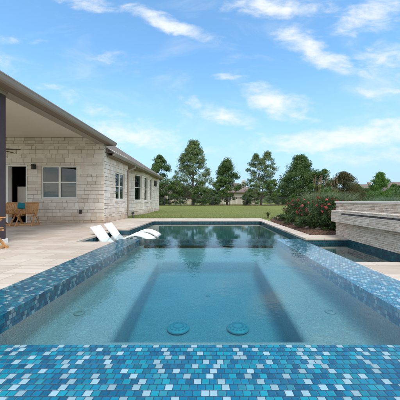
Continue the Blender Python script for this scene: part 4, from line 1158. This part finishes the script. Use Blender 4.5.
# ================================================================== PLANTING BED
def rose(label, x, y, z0, h, w, seed, n=40, per=110, flowers=18, leaf=0.05):
    rng = np.random.default_rng(seed); rnd = random.Random(seed)
    t = thing('rose_bush', label, 'flowering bush', (x, y, z0), 0, 'red flowering bushes')
    sm = MB(); P = []; T = []
    for k in range(n):
        a = rnd.random() * 6.283; q = math.sqrt(rnd.random()); tt = rnd.random()
        rr = w / 2 * q * math.sin(math.pi * (0.22 + 0.6 * tt)); c = np.array((rr * math.cos(a), rr * math.sin(a), h * (0.10 + 0.82 * tt)))
        sm.tube([(0.06 * math.cos(a), 0.06 * math.sin(a), -0.02), tuple(c * np.array((0.55, 0.55, 0.55))), tuple(c)], [0.011, 0.008, 0.003], 5)
        m = int(per * rnd.uniform(0.6, 1.4)); P.append(c + np.clip(rng.normal(size=(m, 3)), -1.6, 1.6) * np.array((w, w, h)) * 0.075); T.append(0.45 + (rnd.random() - .5) * 0.45 + rng.normal(size=m) * 0.16)
    sm.build('stem', 'bark', t)
    P = np.concatenate(P); P[:, 2] = np.abs(P[:, 2])
    leaf_mesh('foliage', P, leaf, np.concatenate(T), 'leaf_rose', t, seed=seed)
    for k in range(flowers):
        a = rnd.uniform(0, 6.283); tt = rnd.uniform(0.35, 1.02); rr = w / 2 * 1.02 * math.sin(math.pi * (0.24 + 0.6 * min(tt, 1)))
        c = Vector((rr * math.cos(a) * rnd.uniform(.8, 1.08), rr * math.sin(a) * rnd.uniform(.8, 1.08), h * (0.1 + 0.86 * tt)))
        fl = FLOWERS[k % 3].copy(); COL.objects.link(fl); fl.parent = t; fl.location = c
        fl.rotation_euler = (rnd.uniform(-.9, .9), rnd.uniform(-.9, .9), rnd.random() * 6); s = rnd.uniform(0.5, 1.05); fl.scale = (s, s, s)
    return t
FLOWERS = []
for sd in range(3):
    rnd = random.Random(sd); m = MB()
    for b in range(5):       # a cluster of little ruffled blossoms
        cx_, cy_, cz_ = [rnd.uniform(-.035, .035) for _ in range(3)]
        for ring_i, (pr, pz, npet) in enumerate(((0.026, 0.0, 6), (0.015, 0.012, 5))):
            for k in range(npet):
                a = 6.283 * k / npet + ring_i; tn = rnd.random()
                e = Vector((math.cos(a), math.sin(a), 0)); s_ = Vector((-e.y, e.x, 0)); c = Vector((cx_, cy_, cz_ + pz))
                m.add([c, c + e * pr * .6 + s_ * pr * .5 + Vector((0, 0, .006)), c + e * pr * 1.1 + Vector((0, 0, .012)), c + e * pr * .6 - s_ * pr * .5 + Vector((0, 0, .006))], [(0, 1, 2, 3)], 0, tn)
    o = m.build('flower', 'petal_red'); FLOWERS.append(o)
rose('wide red flowering bush at the lawn end of the planting bed', PXW(301, 10.4), 10.4, 0.07, 0.95, 1.35, 201, n=80, flowers=48)
rose('tall red flowering bush tight against the end of the waterfall wall', PXW(326, 7.75), 7.75, 0.05, 1.0, 1.05, 202, n=90, flowers=42)
rose('red flowering bush just behind the waterfall wall end', PXW(342, 9.4), 9.4, 0.1, 0.88, 0.9, 203, n=44, flowers=20)
rose('red flowering bush in the middle of the bed between the other two', PXW(313, 9.0), 9.0, 0.08, 0.85, 1.0, 204, n=40, flowers=22)
for f in FLOWERS: bpy.data.objects.remove(f)

def tuft(name, label, x, y, z0, h, spread, n, width, mat, seed, plumes=0, group='ornamental grasses'):
    rng = np.random.default_rng(seed)
    t = thing(name, label, 'ornamental grass', (x, y, z0), 0, group)
    a = rng.uniform(0, 6.283, n); r = np.sqrt(rng.random(n)) * spread * 0.25
    base = np.stack([r * np.cos(a), r * np.sin(a), np.full(n, -0.02)], 1)
    a2 = a + rng.normal(size=n) * 0.4; le = rng.random(n) ** 0.8 * spread / h * 0.55
    L = h * rng.uniform(0.6, 1.08, n)
    blade_mesh('foliage', base, np.stack([le * np.cos(a2), le * np.sin(a2)], 1), L, width, np.clip(rng.normal(0.5, 0.25, n), 0, 1), mat, t, 0.5, 4, seed)
    for k in range(plumes):
        aa = rng.uniform(0, 6.283); sp_ = rng.uniform(0.02, 0.30) * spread; top = Vector((sp_ * math.cos(aa), sp_ * math.sin(aa), h * rng.uniform(1.0, 1.22)))
        m = MB(); m.tube([(0, 0, 0), top * 0.6 + Vector((0, 0, .1)), top], [0.006, 0.005, 0.003], 4, tone=0.2)
        for j in range(70):
            s = rng.random(); c = top * (0.8 + 0.2 * s) + Vector(rng.normal(size=3) * 0.018)
            d_ = Vector((rng.normal() * .5, rng.normal() * .5, 1)).normalized() * 0.05; w_ = Vector((rng.normal(), rng.normal(), 0)).normalized() * 0.006
            m.add([c - w_, c + w_, c + d_], [(0, 1, 2)], 0, float(rng.random()))
        m.build('plume', 'plume_tan', t)
    return t
tuft('ornamental_grass', 'tall pale green fountain grass with tan plumes behind the red bushes', PXW(318, 12.5), 12.5, 0.14, 1.72, 1.7, 1100, 0.015, 'leaf_reed', 301, 7)
tuft('ornamental_grass', 'pale green fountain grass right behind the waterfall wall end', PXW(338, 12.8), 12.8, 0.14, 1.72, 1.8, 1100, 0.015, 'leaf_reed', 302, 3)
tuft('ornamental_grass', 'grey-green grass clump showing over the middle of the waterfall wall', PXW(362, 13.6), 13.6, 0.12, 1.2, 1.5, 1200, 0.018, 'leaf_sage', 303)
tuft('ornamental_grass', 'grey-green grass mound over the waterfall wall near the right edge', PXW(389, 12.6), 12.6, 0.1, 1.45, 1.9, 1500, 0.018, 'leaf_sage', 304)
tuft('ornamental_grass', 'low olive grass clump left of the bright young tree behind the wall', PXW(352, 15.4), 15.4, 0.05, 1.25, 1.2, 600, 0.014, 'leaf_reed', 305)
tuft('ornamental_grass', 'grey-green grass clump at the right edge behind the wall', PXW(406, 14), 14, 0.1, 1.45, 1.7, 1300, 0.018, 'leaf_sage', 306)
shrub('shrub', 'dark leafy shrub behind the waterfall wall between the grass clumps', PXW(374, 17), 17, 1.5, 1.4, 'leaf_oak', 141, n=30, leaf=0.08, group='shrubs behind the wall')
shrub('shrub', 'mid green shrub behind the tall fountain grass with plumes', PXW(328, 17), 17, 1.75, 2.0, 'leaf_young', 142, n=40, leaf=0.09, tone0=0.25, group='shrubs behind the wall')
shrub('shrub', 'dark shrub at the right edge of the view behind the wall', PXW(399, 19), 19, 1.8, 1.8, 'leaf_oak', 143, n=34, leaf=0.09, group='shrubs behind the wall')
shrub('shrub', 'rusty olive shrub behind the wall under the spreading rusty tree', PXW(352, 20), 20, 1.6, 1.9, 'leaf_rust', 144, n=34, leaf=0.1, tone0=0.35, group='shrubs behind the wall')

def spiky(label, x, y, z0, h, n, seed, lean=0.75):
    rng = np.random.default_rng(seed)
    t = thing('spiky_plant', label, 'plant', (x, y, z0), 0, 'spiky plants at the bed edge')
    a = rng.uniform(0, 6.283, n); le = rng.uniform(0.1, lean, n)
    base = np.stack([0.02 * np.cos(a), 0.02 * np.sin(a), np.full(n, 0.06)], 1)
    blade_mesh('foliage', base, np.stack([le * np.cos(a), le * np.sin(a)], 1), h * rng.uniform(0.7, 1.05, n), 0.018, np.clip(rng.normal(0.55, 0.22, n), 0, 1), 'leaf_spike', t, 0.45, 5, seed)
    m = MB(); m.lathe([(0.04, -0.02), (0.05, 0.04), (0.03, 0.1)], 9); m.build('trunk', 'bark', t)
    return t
spiky('lone light green spiky plant at the deck corner by the lawn', PXW(268, 13.7), 13.7, 0.0, 0.42, 80, 401)
spiky('dark spiky plant in the mulch below the wide red bush', PXW(288, 9.9), 9.9, 0.04, 0.42, 100, 402, 0.95)
spiky('spiky plant in the middle of the bed edge beside the coping', PXW(299, 8.9), 8.9, 0.05, 0.40, 100, 403, 0.95)
spiky('largest spiky plant, nearest the waterfall wall', PXW(313, 7.8), 7.8, 0.05, 0.46, 130, 404, 1.0)

for k, (px, y, h_, w_, wh) in enumerate(((283, 11.3, .30, .75, 'at the lawn end of the bed'), (294, 9.55, .34, .75, 'between the two dark spiky plants'), (305, 8.45, .36, .7, 'just left of the largest spiky plant'), (331, 7.4, .34, .6, 'against the foot of the waterfall wall end'))):
    shrub('ground_cover', 'low leafy green ground cover plant ' + wh, PXW(px, y), y, h_, w_, 'leaf_rose', 420 + k, n=34, per=70, leaf=0.045, tone0=0.6, z0=0.05, group='low plants in the bed')
# edging rocks
ROCK = []
for sd in range(5):
    rnd = random.Random(900 + sd)
    bm = bmesh.new(); bmesh.ops.create_icosphere(bm, subdivisions=3, radius=1.0)
    ph = [Vector((rnd.uniform(-1, 1), rnd.uniform(-1, 1), rnd.uniform(-1, 1))).normalized() for _ in range(9)]
    am = [rnd.uniform(0.72, 0.95) for _ in ph]
    for v in bm.verts:
        p = v.co.normalized(); r_ = 1.0
        for q, a in zip(ph, am):
            dd = p.dot(q)
            if dd > 0.01: r_ = min(r_, a / dd)
        v.co = p * r_
        v.co.x *= 1.2; v.co.z *= 0.7
    me = bpy.data.meshes.new('rock'); bm.to_mesh(me); bm.free(); me.materials.append(M['river_rock']); ROCK.append(me)
rk = [(276, 12.9, .13, 'flat pale rock beside the lone spiky plant by the lawn'), (281, 12.0, .10, 'small rock on the bed edge second from the lawn'), (283.5, 11.3, .16, 'pale boulder left of the dark spiky plant'),
      (292, 9.6, .12, 'rounded rock between the dark spiky plant and the middle one'), (295, 9.1, .09, 'small tan rock left of the middle spiky plant'), (303.5, 8.5, .15, 'broad rock right of the middle spiky plant'),
      (307, 8.1, .11, 'brownish rock just left of the largest spiky plant'), (319, 7.55, .13, 'rock right of the largest spiky plant under the tall bush'), (325, 7.35, .09, 'small rock at the mulch edge near the wall end'),
      (289, 10.4, .14, 'boulder in the mulch behind the dark spiky plant')]
for i, (px, y, s, lab) in enumerate(rk):
    o = bpy.data.objects.new('rock', ROCK[i % 5]); COL.objects.link(o)
    o.location = (PXW(px, y), y, 0.045 + s * 0.3); s *= 0.72; o.scale = (s, s * 0.9, s); o.rotation_euler = (0, 0, i * 1.7)
    tag(o, lab, 'rock', 'rocks edging the planting bed')

# ================================================================== SKY, SUN, CAMERA
SUN_EL, SUN_DIR = R(60), Vector((0.25, -0.60, 0.0)).normalized()
world = bpy.data.worlds.new('World'); S.world = world; world.use_nodes = True
g = NT(world.node_tree); g.n.clear()
sky = g.node('ShaderNodeTexSky'); sky.sky_type = 'NISHITA'; sky.sun_disc = False
sky.sun_elevation = SUN_EL; sky.sun_rotation = math.atan2(SUN_DIR.x, SUN_DIR.y); sky.altitude = 200; sky.air_density = 1.0; sky.dust_density = 1.0; sky.ozone_density = 1.6
co = g.coord('Generated')
sp = g.node('ShaderNodeSeparateXYZ'); g.link(co, sp.inputs[0])
yc = g.math('MAXIMUM', sp.outputs[1], 0.06)
u = g.math('DIVIDE', sp.outputs[0], yc); v = g.math('DIVIDE', sp.outputs[2], yc)
uv = g.node('ShaderNodeCombineXYZ'); g.link(u, uv.inputs[0]); g.link(v, uv.inputs[1])
# warp so that the cloud banks have torn edges
wn = g.node('ShaderNodeTexNoise'); g.link(g.mapping(uv.outputs[0], (1, 1.9, 1)), wn.inputs['Vector']); wn.inputs['Scale'].default_value = 4.5; wn.inputs['Detail'].default_value = 5; wn.inputs['Roughness'].default_value = 0.6
wv = g.node('ShaderNodeVectorMath', operation='MULTIPLY_ADD'); g.link(wn.outputs['Color'], wv.inputs[0]); wv.inputs[1].default_value = (0.16, 0.09, 0); wv.inputs[2].default_value = (-0.08, -0.045, 0)
wa = g.node('ShaderNodeVectorMath', operation='ADD'); g.link(uv.outputs[0], wa.inputs[0]); g.link(wv.outputs[0], wa.inputs[1])
CL = [  # azimuth/elevation of each cloud bank in photo pixels (from the vanishing point), half sizes, tilt, weight
    (165, 23, 50, 9, 20, 1.0), (88, 3, 34, 7, 8, 0.8), (268, 7, 44, 13, 3, 0.9), (372, 14, 40, 20, -22, 0.85), (306, 45, 36, 15, 25, 0.95), (328, 60, 36, 11, 12, 0.85),
    (276, 102, 38, 15, 16, 1.0), (229, 78, 18, 5, 0, 0.7), (296, 113, 34, 6, 18, 0.6), (217, 114, 42, 11, 12, 0.8), (345, 138, 100, 12, -3, 1.0), (385, 124, 45, 9, -10, 0.75), (285, 150, 30, 5, 0, 0.6),
    (376, 90, 40, 10, 6, 0.75), (388, 60, 40, 22, -20, 0.7), (130, 134, 60, 17, 8, 0.85), (95, 105, 50, 12, 20, 0.45), (50, 87, 17, 5, 6, 0.6), (14, 40, 40, 8, 4, 0.5), (112, 57, 36, 10, 0, 0.5),
    (176, 95, 12, 5, 15, 0.5), (196, 104, 16, 8, 20, 0.6), (375, 158, 80, 12, 0, 0.6), (310, 8, 40, 14, 0, 0.6), (205, 150, 60, 12, 0, 0.35), (150, 165, 60, 14, 0, 0.3), (290, 150, 70, 10, 0, 0.3), (-20, 60, 60, 14, 10, 0.5), (440, 60, 60, 25, -10, 0.7)]
tot = None
for (px, py, a, b, ang, wt) in CL:
    m_ = g.mapping(wa.outputs[0], scale=(a / F, b / F, 1), loc=((px - 210) / F, (201 - py) / F, 0), rot=(0, 0, R(-ang)), typ='TEXTURE')
    ln = g.node('ShaderNodeVectorMath', operation='LENGTH'); g.link(m_, ln.inputs[0])
    e = g.math('MULTIPLY', g.maprange(ln.outputs['Value'], 0.0, 1.75, 1, 0, True), wt)
    tot = e if tot is None else g.math('MAXIMUM', tot, e)
det = g.noise(g.mapping(uv.outputs[0], (1, 2.3, 1), rot=(0, 0, 0.15)), 9, 9, 0.62, 0.5)
det2 = g.noise(g.mapping(uv.outputs[0], (1, 1.8, 1), rot=(0, 0, -0.2)), 26, 6, 0.6, 0.3)
dd = g.math('ADD', g.math('MULTIPLY', g.math('SUBTRACT', det, 0.5), 1.5), g.math('MULTIPLY', g.math('SUBTRACT', det2, 0.5), 0.5))
mask = g.math('MULTIPLY', tot, g.math('ADD', 0.72, dd), clamp=True)
front = g.maprange(g.math('ADD', tot, g.math('MULTIPLY', dd, 0.95)), 0.18, 1.25, 0, 1, True)
front = g.math('MULTIPLY', front, g.math('MINIMUM', 1.0, g.math('MULTIPLY', tot, 3.0)))
# unseen cloud cover for every other direction, thickened as white fill light
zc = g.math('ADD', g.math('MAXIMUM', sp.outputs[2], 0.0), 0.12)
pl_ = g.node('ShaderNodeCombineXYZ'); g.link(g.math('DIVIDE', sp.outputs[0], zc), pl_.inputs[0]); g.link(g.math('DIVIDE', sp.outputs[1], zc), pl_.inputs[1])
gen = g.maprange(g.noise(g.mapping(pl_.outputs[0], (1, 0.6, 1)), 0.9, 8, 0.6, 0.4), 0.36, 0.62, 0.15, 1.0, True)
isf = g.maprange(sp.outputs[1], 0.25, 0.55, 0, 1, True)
thin = g.maprange(g.noise(g.mapping(uv.outputs[0], (1, 2.6, 1), rot=(0, 0, 0.12)), 2.6, 10, 0.64, 0.6), 0.48, 0.80, 0, 0.42, True)
thin = g.math('MULTIPLY', thin, g.maprange(u, -0.8, 0.6, 0.55, 1.15))
front = g.math('MAXIMUM', front, thin)
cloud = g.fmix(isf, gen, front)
# thin veil that brightens towards the horizon
veil = g.maprange(sp.outputs[2], 0.0, 0.50, 0.92, 0.0, True)
vt_ = g.math('MULTIPLY', veil, g.math('ADD', 0.85, g.math('MULTIPLY', g.noise(g.mapping(uv.outputs[0], (1, 3, 1)), 3, 5), 0.3)))
skyc = g.mix(1.0, sky.outputs[0], (0.76, 1.06, 1.10), 'MULTIPLY')
base = g.mix(vt_, skyc, (1.75, 2.48, 3.2))
ccol = g.mix(isf, (5.4, 5.2, 4.9), (3.4, 3.55, 3.65))      # brighter cloud overhead and behind, added out of view to light the shaded patio wall
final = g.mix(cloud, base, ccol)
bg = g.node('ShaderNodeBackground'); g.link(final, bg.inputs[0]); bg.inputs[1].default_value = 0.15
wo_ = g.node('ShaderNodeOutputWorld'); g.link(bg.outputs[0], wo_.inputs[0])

sd = bpy.data.lights.new('sun', 'SUN'); sd.energy = 1.6; sd.angle = R(22); sd.color = (1.0, 0.95, 0.87)
so = bpy.data.objects.new('sun', sd); COL.objects.link(so)
dvec = Vector((SUN_DIR.x * math.cos(SUN_EL), SUN_DIR.y * math.cos(SUN_EL), math.sin(SUN_EL)))
so.rotation_euler = dvec.to_track_quat('Z', 'Y').to_euler(); so.location = dvec * 50

cd = bpy.data.cameras.new('camera'); cam = bpy.data.objects.new('camera', cd); COL.objects.link(cam)
cam.location = (0, 0, CAM_Z); cam.rotation_euler = (R(90), 0, 0)
cd.sensor_width = 36; cd.lens = F / 400 * 36; cd.clip_start = 0.05; cd.clip_end = 3000
cd.shift_x = -10 / 400; cd.shift_y = 1 / 400
S.camera = cam

S.render.engine = 'CYCLES'
S.cycles.use_denoising = True
S.cycles.max_bounces = 8; S.cycles.transparent_max_bounces = 16; S.cycles.volume_bounces = 0
S.cycles.caustics_reflective = False; S.cycles.caustics_refractive = False
S.cycles.sample_clamp_indirect = 6
S.render.resolution_x = S.render.resolution_y = 1024
S.view_settings.view_transform = 'Standard'; S.view_settings.look = 'None'
S.view_settings.exposure = 0.96; S.view_settings.gamma = 1.0; S.view_settings.use_curve_mapping = False
